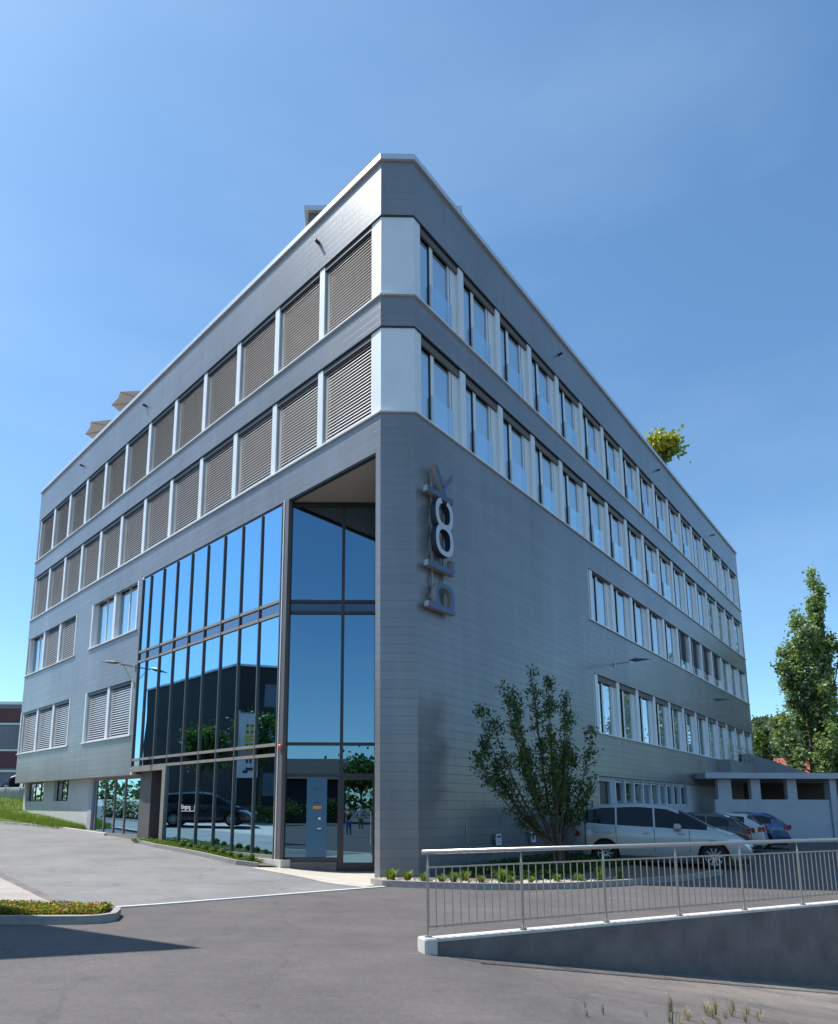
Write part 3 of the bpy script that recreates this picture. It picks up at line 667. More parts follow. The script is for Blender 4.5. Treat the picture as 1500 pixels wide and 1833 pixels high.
shop.box(12.95, 17.6, RC - 0.14, RC - 0.02, 0.2, 0.52); shop.box(12.95, 17.6, RC - 0.14, RC - 0.02, 2.72, BOT - 0.006)
wv = obj('shop_front', shop, 'frame_bronze', bld, rz=ANG_L)
for i, (a_, b_) in enumerate(((13.07, 14.5), (14.57, 15.45), (15.52, 16.4), (16.47, 17.3), (17.37, 17.6))):
    g = MB(); g.add([(a_, RC - 0.08, 0.52), (b_, RC - 0.08, 0.52), (b_, RC - 0.08, 2.72), (a_, RC - 0.08, 2.72)], [(0, 1, 2, 3)]); obj('glass_pane', g, 'glass_curtain', wv, fix=False)
gp = MB(); gp.box(11.95, 12.85, RC - 0.9, RC + 0.15, -0.2, 3.05); gp.box(11.2, 11.85, RC - 1.1, RC - 0.5, -0.2, 3.05)
obj('entrance_pier', gp, 'panel_grey', bld, rz=ANG_L)
dk = MB(); dk.box(10.35, 12.9, -2.2, -2.1, 0.0, 3.1); obj('entrance_recess', dk, 'frame_dark', bld, rz=ANG_L)
ds = MB(); ds.box(10.30, 10.36, -2.1, -0.1, -0.1, 3.1); ds.box(12.9, 12.96, -2.1, RC - 0.02, -0.1, 3.1); obj('recess_side', ds, 'panel_grey', bld, rz=ANG_L)

# ---- the tall corner glazing
CW_Z0 = 0.19
vx = [4.0, 5.04, 6.09, 7.14, 8.19, 9.25, 10.30, 11.33, 12.36, 13.04]
zt = [3.10, 3.40, 7.29, 7.69, 10.74]
cw = MB()
for i, x in enumerate(vx):
    z0 = CW_Z0 if x < 10.4 else zt[0]
    pass
for z in zt[:4]: cw.box(vx[0], vx[-1], -0.055, 0.05, z - 0.045, z + 0.045)
cw.box(vx[0], 10.3, -0.055, 0.05, CW_Z0, CW_Z0 + 0.10)
pq = MB(); pq.box(10.27, 10.50, -0.15, 0.08, 0.1, 2.93); pq.box(10.27, OPX - 0.05, -0.15, 0.07, 2.93, 3.05); obj('portal_frame', pq, 'frame_bronze', bld, rz=ANG_L)
CWF = obj('curtain_wall', cw, 'frame_bronze', bld, rz=ANG_L)
mv = MB()
for x in vx: mv.box(x - 0.018, x + 0.018, -0.06, 0.058, CW_Z0 if x < 10.4 else zt[0], zt[-1])
obj('mullion', mv, 'mullion_metal', CWF)
tp = MB(); tp.box(vx[0] - 0.1, OPX, -0.12, -0.02, 10.70, H3 - 0.002); tp.box(12.97, OPX - 0.005, -0.12, -0.01, 3.1, H3 - 0.002)
for i, x in enumerate(vx): tp.box(x + 0.018, x + 0.05, -0.05, 0.02, CW_Z0 if x < 10.4 else zt[0], zt[-1] - 0.05)
obj('gasket', tp, 'dark_seal', CWF)
random.seed(5)
for i in range(len(vx) - 1):
    a_, b_ = vx[i] + 0.018, vx[i + 1] - 0.018
    for j, (z0, z1) in enumerate(((CW_Z0 + 0.1, zt[0] - 0.045), (zt[0] + 0.045, zt[1] - 0.045), (zt[1] + 0.045, zt[2] - 0.045), (zt[2] + 0.045, zt[3] - 0.045), (zt[3] + 0.045, zt[4]))):
        if j == 0 and vx[i] > 10.2: continue
        t1, t2 = random.uniform(-1, 1) * 0.0012, random.uniform(-1, 1) * 0.0012
        g = MB(); g.add([(a_, -t1 - t2, z0), (b_, t1 - t2, z0), (b_, t1 + t2, z1), (a_, -t1 + t2, z1)], [(0, 1, 2, 3)])
        obj('glass_pane', g, 'glass_spandrel' if j in (1, 3) else 'glass_curtain', CWF, fix=False)
        if j in (1, 3):
            g = MB(); g.box(a_, b_, -0.12, -0.06, z0, z1); obj('spandrel_panel', g, 'panel_grey', CWF)
# corner post
post = MB(); pc = FL(4.0, 0, 0)
post.box(3.72, 3.90, -0.10, 0.03, -0.1, H3 - 0.004)
obj('corner_post', post, 'panel_grey', bld, rz=ANG_L)
tr = MB(); tr.box(3.905, 3.955, -0.02, 0.045, -0.1, H3 - 0.004); obj('post_trim', tr, 'cap_metal', bld, rz=ANG_L)
# return glazing with the entrance door, facing the camera
RY = 17.22
x0r, x1r = -2.44, 0.42
rf = MB()
def rb(a, b, c, d, z0, z1): rf.box(a, b, c, d, z0, z1)
for x in (-0.92,): rb(x, x + 0.09, RY - 0.05, RY + 0.06, 2.5, 10.74)
rb(x0r - 0.18, x0r, RY - 0.05, RY + 0.06, 0.12, 10.8)
for z in (2.53, 3.42, 7.33, 7.68): rb(x0r, x1r, RY - 0.045, RY + 0.05, z - 0.045, z + 0.045)
rb(x0r, x1r, RY - 0.05, RY + 0.06, 10.70, 10.81); rb(x0r, -0.88, RY - 0.045, RY + 0.05, 0.12, 0.24)
rb(-0.96, -0.86, RY - 0.06, RY + 0.06, -0.35, 2.5)
RF = obj('return_glazing', rf, 'frame_dark', bld, loc=OB)
cols = [(x0r, -0.92), (-0.83, x1r)]
for ci, (a_, b_) in enumerate(cols):
    for (z0, z1, kd) in ((0.24, 2.485, 'glass_curtain'), (2.575, 3.375, 'glass_curtain'), (3.465, 7.285, 'glass_curtain'), (7.375, 7.635, 'glass_spandrel'), (7.725, 10.70, 'glass_curtain')):
        if ci == 1 and z0 < 1: continue
        g = MB(); g.add([(a_, RY, z0), (b_, RY, z0), (b_, RY, z1), (a_, RY, z1)], [(0, 1, 2, 3)]); obj('glass_pane', g, kd, RF, fix=False)
        if kd == 'glass_spandrel': g = MB(); g.box(a_, b_, RY + 0.06, RY + 0.12, z0, z1); obj('spandrel_panel', g, 'panel_grey', RF)
df = MB(); zb = -0.33
df.box(-0.86, -0.79, RY - 0.05, RY + 0.04, zb, 2.48); df.box(0.02, 0.12, RY - 0.05, RY + 0.04, zb, 2.48)
df.box(-0.79, 0.02, RY - 0.05, RY + 0.04, zb, 0.10); df.box(-0.79, 0.02, RY - 0.05, RY + 0.04, 2.40, 2.48)
DO = obj('entrance_door', df, 'frame_dark', bld, loc=OB)
g = MB(); g.add([(-0.79, RY, 0.10), (0.02, RY, 0.10), (0.02, RY, 2.40), (-0.79, RY, 2.40)], [(0, 1, 2, 3)]); obj('glass_pane', g, 'glass_curtain', DO, fix=False)
hn = MB(); hn.tube([(-0.02, RY - 0.12, 0.6), (-0.02, RY - 0.12, 1.5)], 0.018); hn.bar((-0.02, RY - 0.12, 0.7), (-0.02, RY - 0.03, 0.7), 0.02, 0.02); hn.bar((-0.02, RY - 0.12, 1.4), (-0.02, RY - 0.03, 1.4), 0.02, 0.02); obj('handle', hn, 'steel', DO)
pl = MB(); pl.box(-2.75, -0.97, RY - 0.10, RY + 0.3, -0.45, 0.12); obj('plinth', pl, 'concrete', bld, loc=OB)
pl = MB(); pl.box(3.6, 10.28, -0.25, 0.09, -0.2, CW_Z0); obj('plinth', pl, 'concrete_light', bld, rz=ANG_L)
# soffit over the entrance corner
sf = MB(); a_ = FL(0.1, -0.10, 0); b_ = FL(4.1, -0.10, 0)
sf.prism([(a_.x, a_.y), (0.5, RY + 0.1), (b_.x, RY + 0.1), (b_.x, b_.y)], H3 - 0.004, H3 + 0.05); obj('soffit', sf, 'soffit', bld, loc=OB)
bd = MB(); bd.box(0.18, 3.9, -0.14, -0.02, H3 - 0.05, H3 - 0.006); obj('soffit_edge', bd, 'frame_dark', bld, rz=ANG_L)
# printed film panel on the glass beside the door, with small company signs
py = MB(); py.box(-1.84, -1.27, RY - 0.012, RY - 0.004, 0.245, 2.48); PY = obj('info_panel', py, 'pylon_blue', bld, loc=OB)
FY0, FY1 = RY - 0.017, RY - 0.013
mk = MB(); mk.box(-1.66, -1.42, FY0, FY1, 1.58, 1.66); obj('marking', mk, 'orange', PY)
mk = MB(); mk.box(-1.50, -1.44, FY0, FY1, 1.28, 1.34); mk.box(-1.53, -1.42, FY0, FY1, 1.02, 1.045); obj('marking', mk, 'white_mark', PY)
mk = MB(); mk.box(-1.66, -1.48, FY0, FY1, 2.12, 2.14); mk.box(-1.66, -1.46, FY0, FY1, 1.74, 1.76); mk.box(-1.58, -1.42, FY0, FY1, 0.96, 0.975); obj('marking', mk, 'navy', PY)
MT['lobby_green'] = mat('lobby_green', (0.06, 0.12, 0.08), 0.8)
lg = MB(); lg.box(-2.6, 0.6, RY + 2.4, RY + 2.5, 0, 3.2); obj('lobby_wall', lg, 'lobby_green', bld, loc=OB)
# small red alarm lamp on the corner post
al = MB()
for k in range(6):
    pass
al.tube([(3.8, 0.03, 3.32), (3.8, 0.06, 3.32), (3.8, 0.10, 3.32), (3.8, 0.12, 3.32)], [0.075, 0.075, 0.06, 0.02], 12); obj('alarm_lamp', al, 'lamp_orange', bld, rz=ANG_L, smooth=True)
# overflow spouts under the roof edge
for fr_, vals in (('L', (2.6, 13.89, 20.75, )), ('R', (8.8, 19.84, 30.1))):
    for v_ in vals:
        m_ = MB(); sx = 1 if fr_ == 'L' else -1
        m_.box(sx * v_ - 0.035, sx * v_ + 0.035, -0.02, 0.17, 18.88, 18.95)
        obj('roof_spout', m_, 'frame_dark', bld, loc=LOC_L if fr_ == 'L' else LOC_R, rz=ANG_L if fr_ == 'L' else ANG_R)
# wall lamps
def wall_lamp(face, a, z, sx=1):
    m_ = MB()
    m_.bar((0, 0, 0), (0, 0.62, 0.0), 0.05, 0.05); m_.box(-0.05, 0.05, 0, 0.04, -0.12, 0.1)
    if face == 'L': m_.bar((0, 0.03, -0.7), (0, 0.50, -0.02), 0.025, 0.025); m_.box(-0.04, 0.04, 0, 0.03, -0.8, -0.62)
    rt_ = obj('wall_lamp', m_, 'steel', bld)
    h = MB(); h.add([(0, 0.55, 0.07), (0.20, 0.9, 0.02), (-0.20, 0.9, 0.02), (0, 1.45, -0.03), (0, 0.85, 0.13), (0, 0.85, -0.04)],
                    [(0, 1, 4), (0, 4, 2), (1, 3, 4), (2, 4, 3), (0, 5, 1), (0, 2, 5), (1, 5, 3), (2, 3, 5)])
    obj('lamp_head', h, 'panel_grey', rt_)
    if face == 'L': rt_.location = DL.to_3d() * a + Vector((0, 0, z)); rt_.rotation_euler = (0, 0, ANG_L)
    else: rt_.location = Vector(LOC_R) + DR.to_3d() * a + Vector((0, 0, z)); rt_.rotation_euler = (0, 0, ANG_R)
wall_lamp('L', 13.32, 7.15); wall_lamp('R', 12.6, 7.35); wall_lamp('R', 24.6, 7.35)
# lightning rod strip and small things by the right foot
lr = MB(); lr.box(-1.95, -1.975, 0, 0.02, -0.2, 1.25); obj('earth_rod', lr, 'steel', bld, loc=LOC_R, rz=ANG_R)

# penthouse box on the roof
ph = MB(); ph.box(-2.36, 3.02, 18.7, 21.5, 19.72, 22.78); PH = obj('penthouse', ph, 'panel_grey', bld, loc=OB)
pr = MB(); pr.box(-2.5, 3.16, 18.58, 21.6, 22.78, 22.98); obj('penthouse_roof', pr, 'cap_metal', PH)
rr = MB()
for z_ in (20.35, 20.75): rr.bar((5.5, -0.75, z_), (9.0, -0.75, z_), 0.04, 0.04)
for k in range(4): rr.bar((5.5 + k * 1.16, -0.75, 19.72), (5.5 + k * 1.16, -0.75, 20.75), 0.04, 0.04)
obj('roof_railing', rr, 'white_metal', bld, rz=ANG_L)

# ------------------------------------------------------------------ 'block' sign
sg = thing('wall_sign', 'tall metal sign reading block bottom to top on the shaded right wall', 'sign', (B.x, B.y, 6.62), ANG_R)
def letter(polys, mats_, d0, d1, side):
    mb = MB()
    for poly in polys:
        n = len(poly); vs = [(-p[0], d0, p[1]) for p in poly] + [(-p[0], d1, p[1]) for p in poly]
        mb.add(vs, [tuple(range(n, 2 * n))], 0); mb.add(vs, [tuple(range(n))], 1)
        mb.add(vs, [(i, (i + 1) % n, n + (i + 1) % n, n + i) for i in range(n)], 1)
    o = obj('letter', mb, mats_, sg); b = bmesh.new(); b.from_mesh(o.data); bmesh.ops.remove_doubles(b, verts=b.verts, dist=1e-4); bmesh.ops.recalc_face_normals(b, faces=b.faces); b.to_mesh(o.data); b.free(); return o
def ringpoly(ct, cz, rt_, rz_, th, a0, a1, n=28, pw=2.5):
    """quads of a super-ellipse ring"""
    out = []
    def P(a, k):
        c, s_ = math.cos(a), math.sin(a); e = 2 / pw
        return (ct + (rt_ - th * k) * math.copysign(abs(c) ** e, c), cz + (rz_ - th * k) * math.copysign(abs(s_) ** e, s_))
    for i in range(n):
        u0, u1 = a0 + (a1 - a0) * i / n, a0 + (a1 - a0) * (i + 1) / n
        out.append([P(u0, 0), P(u1, 0), P(u1, 1), P(u0, 1)])
    return out
def ringmesh(ct, cz, rt_, rz_, th, a0, a1, d0, d1, mats_, n=40, closed=True, extra=None):
    mb = MB(); e = 2 / 2.5
    def P(a, k):
        c, s_ = math.cos(a), math.sin(a)
        return (ct + (rt_ - th * k) * math.copysign(abs(c) ** e, c), cz + (rz_ - th * k) * math.copysign(abs(s_) ** e, s_))
    m = n if closed else n + 1
    for i in range(m):
        a = a0 + (a1 - a0) * i / n
        for k, d in ((0, d0), (1, d0), (1, d1), (0, d1)):
            q = P(a, k); mb.v.append((-q[0], d, q[1]))
    for i in range(n):
        j = (i + 1) % m
        for k in range(4):
            k2 = (k + 1) % 4; mb.f.append((i * 4 + k, i * 4 + k2, j * 4 + k2, j * 4 + k)); mb.m.append(0 if k == 2 else 1)
    if not closed:
        mb.f += [(0, 1, 2, 3), ((m - 1) * 4 + 3, (m - 1) * 4 + 2, (m - 1) * 4 + 1, (m - 1) * 4)]; mb.m += [1, 1]
    for poly in (extra or []):
        nn = len(poly); vs = [(-p[0], d0, p[1]) for p in poly] + [(-p[0], d1 + 0.002, p[1]) for p in poly]
        mb.add(vs, [tuple(range(nn, 2 * nn))], 0); mb.add(vs, [tuple(range(nn))] + [(i, (i + 1) % nn, nn + (i + 1) % nn, nn + i) for i in range(nn)], 1)
    return obj('letter', mb, mats_, sg)
ZS = 6.62
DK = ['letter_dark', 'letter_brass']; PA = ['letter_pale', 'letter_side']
TB, TX, TA = 1.30, 0.46, 0.17      # baseline, x-height, ascender (distance along the wall)
ringmesh((TB + TX) / 2, 7.00 - ZS, (TB - TX) / 2, 0.38, 0.135, 0, 2 * math.pi, 0.10, 0.24, DK, extra=[[(TA, 6.62 - ZS), (TB, 6.62 - ZS), (TB, 6.76 - ZS), (TA, 6.76 - ZS)]])
letter([[(TA, 7.70 - ZS), (TB, 7.70 - ZS), (TB, 7.84 - ZS), (TA, 7.84 - ZS)], [(TB - 0.14, 7.84 - ZS), (TB, 7.84 - ZS), (TB - 0.01, 8.10 - ZS), (TB - 0.14, 8.10 - ZS)]], DK, 0.10, 0.24, 0)
ringmesh((TB + TX) / 2 - 0.06, 8.53 - ZS, (TB - TX) / 2 - 0.04, 0.43, 0.135, 0, 2 * math.pi, 0.12, 0.30, PA)
ringmesh((TB + TX) / 2 - 0.06, 9.26 - ZS, (TB - TX) / 2 - 0.04, 0.42, 0.135, math.pi / 2 + 0.28, math.pi / 2 + 2 * math.pi - 0.28, 0.12, 0.302, PA, closed=False)
letter([[(TA, 9.72 - ZS), (TB, 9.72 - ZS), (TB, 9.87 - ZS), (TA, 9.87 - ZS)],
        [(0.84, 9.875 - ZS), (1.02, 9.875 - ZS), (0.62, 10.58 - ZS), (0.46, 10.58 - ZS)],
        [(0.80, 10.06 - ZS), (0.90, 10.01 - ZS), (1.30, 10.42 - ZS), (1.30, 10.60 - ZS)]], DK, 0.10, 0.24, 0)
rs = MB()
for t_ in (0.52, 1.02): rs.box(-t_, -t_ - 0.05, 0.05, 0.09, 0.0, 3.9)
for z_ in (0.3, 1.3, 2.3, 3.4):
    for t_ in (0.52, 1.02): rs.box(-t_ - 0.01, -t_ - 0.04, 0.0, 0.05, z_, z_ + 0.04)
obj('mounting_rail', rs, 'frame_bronze', sg)

# entrance lettering on the glass
tc_ = bpy.data.curves.new('lettering', 'FONT'); tc_.body = 'Eingang'; tc_.size = 0.20; tc_.extrude = 0.002
to = bpy.data.objects.new('lettering', tc_); C.objects.link(to)
bpy.context.view_layer.update(); me = bpy.data.meshes.new_from_object(to.evaluated_get(bpy.context.evaluated_depsgraph_get())); bpy.data.objects.remove(to)
me.materials.clear(); me.materials.append(MT['white_mark'])
for v in me.vertices: v.co = Vector((-v.co.x, -v.co.z + 0.075, v.co.y))
tx = bpy.data.objects.new('lettering', me); C.objects.link(tx); tx.parent = CWF
tx.location = (9.05, 0, 1.55)
hk = MB(); hk.box(9.05, 8.2, 0.07, 0.075, 1.47, 1.485); hk.box(8.215, 8.2, 0.07, 0.075, 1.485, 1.68); obj('lettering_bracket', hk, 'white_mark', CWF)

# ------------------------------------------------------------------ kerbs, planters
def planter(name, label, kerb, soilpoly, zf=None, kz=0.13, dz=0.06, mats_=('kerb_stone', 'soil')):
    c0 = Vector(kerb[0]); r_ = strip(name, kerb, 0.085, -0.1, kz, mats_[0], zf=zf); tag(r_, label, 'planter')
    s_ = sheet('soil', soilpoly, dz, mats_[1], 0.4, zf=zf); s_.parent = r_
    return r_
kR = [(0.02, 13.35), (0.25, 12.98), (1.05, 12.76), (2.05, 12.52), (3.1, 12.52), (4.16, 12.74), (5.36, 13.2), (7.2, 14.2), (8.7, 15.4)]
pfr = lambda t, d: (FR(t, d, 0).x, FR(t, d, 0).y)
planter('planter_bed', 'curved kerbed bed of soil and pale stones at the foot of the shaded wall', kR,
        kR + [(8.2, 16.2), (6.9, 17.6), (5.8, 18.6), pfr(5.4, 0.02), pfr(0.0, 0.02), (A.x, A.y - 0.02)])
pfl = lambda s, d: (FL(s, d, 0).x, FL(s, d, 0).y)
kL = [pfl(11.2, 0.25), pfl(10.7, 0.75), pfl(9.0, 0.98), pfl(6.5, 1.0), pfl(4.3, 1.02), pfl(3.75, 0.72)]
planter('planter_bed', 'narrow kerbed bed running along the foot of the tall glass wall', kL, kL + [pfl(3.7, 0.10), pfl(11.1, 0.10)])
kI = [(-3.78, 9.22), (-3.74, 9.05), (-3.86, 8.90), (-4.1, 8.83), (-5.2, 8.78), (-7.5, 8.68), (-12, 8.5), (-16, 8.4), (-16, 9.9), (-4.6, 9.75), (-4.0, 9.60), (-3.84, 9.45)]
oi = strip('planter_island', kI, 0.10, -0.05, 0.115, 'kerb_stone', closed=True); tag(oi, 'rounded kerbed traffic island full of low reddish succulents at the left edge', 'planter')
s_ = sheet('soil', kI, 0.07, 'soil', 0.4); s_.parent = oi
kG = [pfl(14.2, 0.35), pfl(17.8, 0.5), pfl(20, 0.8), pfl(24, 1.7), pfl(28, 2.6), pfl(33, 3.4)]
kGo = strip('planter_bed', kG, 0.12, -0.1, 0.10, 'concrete_light'); tag(kGo, 'grassy verge with a pale kerb climbing past the white plaster wall', 'planter')

# stones in the right bed
random.seed(11)
def stone_field(name, poly_fn, n, lo, hi, mname, label=None):
    mb = MB()
    for _ in range(n):
        x, y = poly_fn(); r_ = random.uniform(lo, hi); z = zg(x, y) + 0.06 + r_ * 0.2
        vs = []
        for k in range(6):
            a = k * math.pi / 3 + random.uniform(-.3, .3); vs.append((x + math.cos(a) * r_ * random.uniform(.7, 1.1), y + math.sin(a) * r_ * random.uniform(.7, 1.1), z - r_ * 0.25))
        vs.append((x + random.uniform(-.2, .2) * r_, y, z + r_ * 0.45))
        mb.add(vs, [(k, (k + 1) % 6, 6) for k in range(6)])
    o = obj(name, mb, mname, fix=False); o['kind'] = 'stuff'; o['label'] = label; o['category'] = 'stones'; return o
def inR():
    while True:
        t = random.uniform(0.1, 0.95); i = t * (len(kR) - 2.5); k = int(i); a = Vector(kR[k + 0]).lerp(Vector(kR[k + 1]), i - k)
        return a.x - random.uniform(-0.02, 0.1), a.y + random.uniform(0.14, 0.8)
stone_field('gravel', inR, 520, 0.03, 0.09, 'stone_pale', 'pale stones scattered along the kerb of the right bed')

def tuft(h, n, spread, mname, name, seed, lean=0.5, wd=0.012):
    random.seed(seed); mb = MB()
    for _ in range(n):
        a = random.uniform(0, 2 * math.pi); r0 = random.uniform(0, spread * 0.35); r1 = r0 + random.uniform(0.1, 1) * spread; hh_ = h * random.uniform(0.55, 1.0)
        x0, y0, x1, y1 = math.cos(a) * r0, math.sin(a) * r0, math.cos(a) * r1, math.sin(a) * r1
        p = Vector((-math.sin(a), math.cos(a), 0)) * wd
        m0 = Vector((x0, y0, 0)); m1 = Vector(((x0 + x1) / 2 * 0.9, (y0 + y1) / 2 * 0.9, hh_ * 0.6)); m2 = Vector((x1, y1, hh_))
        mb.add([m0 - p, m0 + p, m1 + p, m1 - p, m2], [(0, 1, 2, 3), (3, 2, 4)])
    return obj(name, mb, mname, fix=False)
tfs = [tuft(0.30, 130, 0.15, 'leaf_bright', 'grass_tuft', 3), tuft(0.24, 100, 0.13, 'leaf_bright', 'grass_tuft', 4)]
pos = [(0.42, 13.42), (0.78, 13.35), (1.12, 13.22), (1.5, 13.2), (1.72, 13.0), (2.0, 13.25), (2.3, 12.98), (2.9, 12.95), (2.75, 13.1), (3.4, 13.2), (3.95, 13.2), (4.45, 13.3), (5.0, 13.55), (5.5, 13.7)]
random.seed(2)
for i, (x, y) in enumerate(pos):
    o = tfs[i] if i < 2 else tfs[i % 2].copy()
    if i >= 2: C.objects.link(o)
    o.location = (x, y, zg(x, y) + 0.05); o.rotation_euler = (0, 0, random.uniform(0, 6)); k = random.uniform(0.7, 1.25); o.scale = (k, k, k * random.uniform(0.8, 1.1))
    tag(o, 'bright green grass tuft among pale stones along the right-hand kerb', 'plant', 'grass tufts in the right bed')
# dark ground cover deeper in the right bed
def cover(name, fn, n, h, mats_, label, cat, zoff=0.05, size=0.05):
    mb = MB()
    for _ in range(n):
        x, y = fn(); z = zg(x, y) + zoff + random.uniform(0, h)
        d = Vector((random.gauss(0, 1), random.gauss(0, 1), random.gauss(0, 0.7))).normalized(); e = d.cross(Vector((random.random(), random.random(), 1))).normalized()
        c = Vector((x, y, z)); s1_, s2_ = size * random.uniform(.6, 1.3), size * random.uniform(.4, .8)
        mb.add([c - d * s1_, c - e * s2_, c + d * s1_, c + e * s2_], [(0, 1, 2, 3)], random.choice(range(len(mats_))))
    o = obj(name, mb, mats_, fix=False); o['kind'] = 'stuff'; o['label'] = label; o['category'] = cat; return o
def deepR():
    while True:
        t, d = random.uniform(0.6, 7.2), random.uniform(0.1, 2.6); p = FR(t, d, 0)
        if p.y > 13.5 + max(0, p.x - 4) * 0.55: return p.x, p.y
cover('ground_cover', deepR, 7000, 0.22, ['leaf_dark', 'leaf_mid'], 'dark green leafy ground cover in the shade under the young tree', 'ground cover', size=0.045)
def inI():
    x = random.uniform(-12, -3.95); return x, random.uniform(8.9 + (-4 - x) * -0.02, 9.6)
cover('succulents', inI, 30000, 0.13, ['leaf_bright', 'leaf_red', 'leaf_yellow', 'leaf_mid'], 'low red and yellow-green succulents filling the left traffic island', 'ground cover', zoff=0.06, size=0.026)
def inL():
    s_ = random.uniform(4.2, 11.0); p = FL(s_, random.uniform(0.15, 0.85), 0); return p.x, p.y
cover('ground_cover', inL, 7000, 0.10, ['leaf_mid', 'grass'], 'low green ground cover along the foot of the glass wall', 'ground cover', size=0.035)
def inG():
    s_ = random.uniform(18.0, 33); lim = 0.6 + (s_ - 18) * 0.20; p = FL(s_, random.uniform(-0.5 if s_ < 27 else -6, lim), 0); return p.x, p.y
def bank():
    mb = MB(); ns, nd = 40, 10
    for i in range(ns + 1):
        s_ = 17.9 + 16 * i / ns; lim = 0.42 + (s_ - 17.9) * 0.20; lo = -0.5 if s_ < 26.7 else -8
        for j in range(nd + 1):
            d_ = lim + (lo - lim) * j / nd; p = FL(s_, d_, 0); up = min(0.32, 0.08 + 0.3 * (j / nd)) * sm(s_, 17.5, 24)
            mb.v.append((p.x, p.y, zg(p.x, p.y) + 0.04 + up))
    for i in range(ns):
        for j in range(nd):
            mb.f.append((i * (nd + 1) + j, (i + 1) * (nd + 1) + j, (i + 1) * (nd + 1) + j + 1, i * (nd + 1) + j + 1)); mb.m.append(0)
    o = obj('grass_bank', mb, 'grass', fix=False); stru(o)
bank()
def gb(name, n, lo, hi, mats_, label):
    mb = MB()
    for _ in range(n):
        x, y = inG(); s_ = (x - A.x) * DL.x + (y - A.y) * DL.y
        z = zg(x, y) + 0.05 + 0.2 * sm(s_, 17.5, 24); h = random.uniform(lo, hi); a = random.uniform(0, 6.28); dx, dy = math.cos(a), math.sin(a); ww = 0.012
        mb.add([(x - dy * ww, y + dx * ww, z), (x + dy * ww, y - dx * ww, z), (x + dx * h * 0.35, y + dy * h * 0.35, z + h)], [(0, 1, 2)], random.choice([0, 0, 1]))
    o = obj(name, mb, mats_, fix=False); o['kind'] = 'stuff'; o['label'] = label; o['category'] = 'grass'
gb('tall_grass', 16000, 0.06, 0.24, ['grass', 'leaf_bright'], 'long dry grass on the bank beside the white plaster wall')
random.seed(21)
# clipped little bushes along the glass
def bush(name, r, n, mats_, seed, squash=1.0, leaf=0.03, fill=0.6):
    random.seed(seed); mb = MB()
    for _ in range(n):
        d = Vector((random.gauss(0, 1), random.gauss(0, 1), random.gauss(0, 1))).normalized() * r * random.uniform(fill, 1.05); d.z = abs(d.z) * squash if d.z < -0.3 * r else d.z * squash
        e = Vector((random.gauss(0, 1), random.gauss(0, 1), random.gauss(0, 1))).normalized(); f = e.cross(d).normalized(); c = d + Vector((0, 0, r * 0.8))
        mb.add([c - e * leaf, c - f * leaf * 0.6, c + e * leaf, c + f * leaf * 0.6], [(0, 1, 2, 3)], random.choice(range(len(mats_))))
    return obj(name, mb, mats_, fix=False)
bb = bush('small_bush', 0.14, 420, ['leaf_bright', 'leaf_mid'], 8, 1.15, 0.026)
for i in range(9):
    o = bb if i == 0 else bb.copy()
    if i: C.objects.link(o)
    p = FL(4.25 + 0.46 * i + random.uniform(-.05, .05), 0.62, 0); o.location = (p.x, p.y, zg(p.x, p.y) + 0.06); k = random.uniform(0.55, 0.95); o.scale = (k, k, k * random.uniform(.9, 1.2)); o.rotation_euler = (0, 0, random.uniform(0, 6))
    tag(o, 'little rounded green bush in the kerbed bed below the glass wall', 'bush', 'little bushes along the glass wall')
# weeds on the ramp, bottom right
wd1 = [tuft(0.17, 26, 0.11, 'straw', 'dry_weed', 31, wd=0.0022), tuft(0.24, 18, 0.09, 'weed_olive', 'dry_weed', 32, wd=0.0025)]
random.seed(33)
for i in range(26):
    a_ = random.random(); x, y = 2.4 + a_ * 1.5, 5.35 + a_ * 0.8 + random.random() * 0.65
    if i > 16: a_ = random.random(); x, y = 1.7 + a_ * 2.6, 5.2 + a_ * 1.0 + random.random() * 0.7
    o = wd1[i] if i < 2 else wd1[i % 2].copy()
    if i >= 2: C.objects.link(o)
    o.location = (x, y, zg(x, y)); o.rotation_euler = (0, 0, i * 1.3); k = random.uniform(0.35, 0.85) * (0.7 if i > 16 else 1); o.scale = (k, k, k)
    tag(o, 'dry straw-coloured weed growing out of the ramp asphalt', 'weed', 'dry weeds on the ramp')

# ------------------------------------------------------------------ ramp wall and railing
def wu(u, v, z): p = WP + WU * u + WV * v; return Vector((p.x, p.y, z))
WANG = math.atan2(WU.y, WU.x)
rwT = thing('retaining_wall', 'low concrete ramp wall with a white coping that carries the steel railing', 'wall', (WP.x, WP.y, 0), WANG)
wm = MB()
wm.add([(0.16, 0, -0.2), (15, 0, -2.6), (15, 0.13, -2.6), (0.16, 0.13, -0.2), (0.16, 0, 0.117), (15, 0, 0.117), (15, 0.13, 0.117), (0.16, 0.13, 0.117)],
       [(0, 3, 2, 1), (4, 5, 6, 7), (0, 1, 5, 4), (1, 2, 6, 5), (2, 3, 7, 6), (3, 0, 4, 7)])
obj('wall_face', wm, 'concrete', rwT)
cm = MB(); cm.box(0.17, 15, -0.010, 0.14, 0.118, 0.152)
o = obj('coping', cm, 'concrete_light', rwT)
em = MB(); em.box(0.0, 0.165, -0.03, 0.17, -0.25, 0.160); o = obj('end_block', em, 'concrete_light', rwT)
b = bmesh.new(); b.from_mesh(o.data); bmesh.ops.bevel(b, geom=b.edges[:], offset=0.012, segments=2, affect='EDGES'); b.to_mesh(o.data); b.free()
rt_ = thing('steel_railing', 'stainless steel railing with slim vertical bars standing on the ramp wall', 'railing', (WP.x, WP.y, 0.160), WANG)
SEG = 1.325; NP = 9
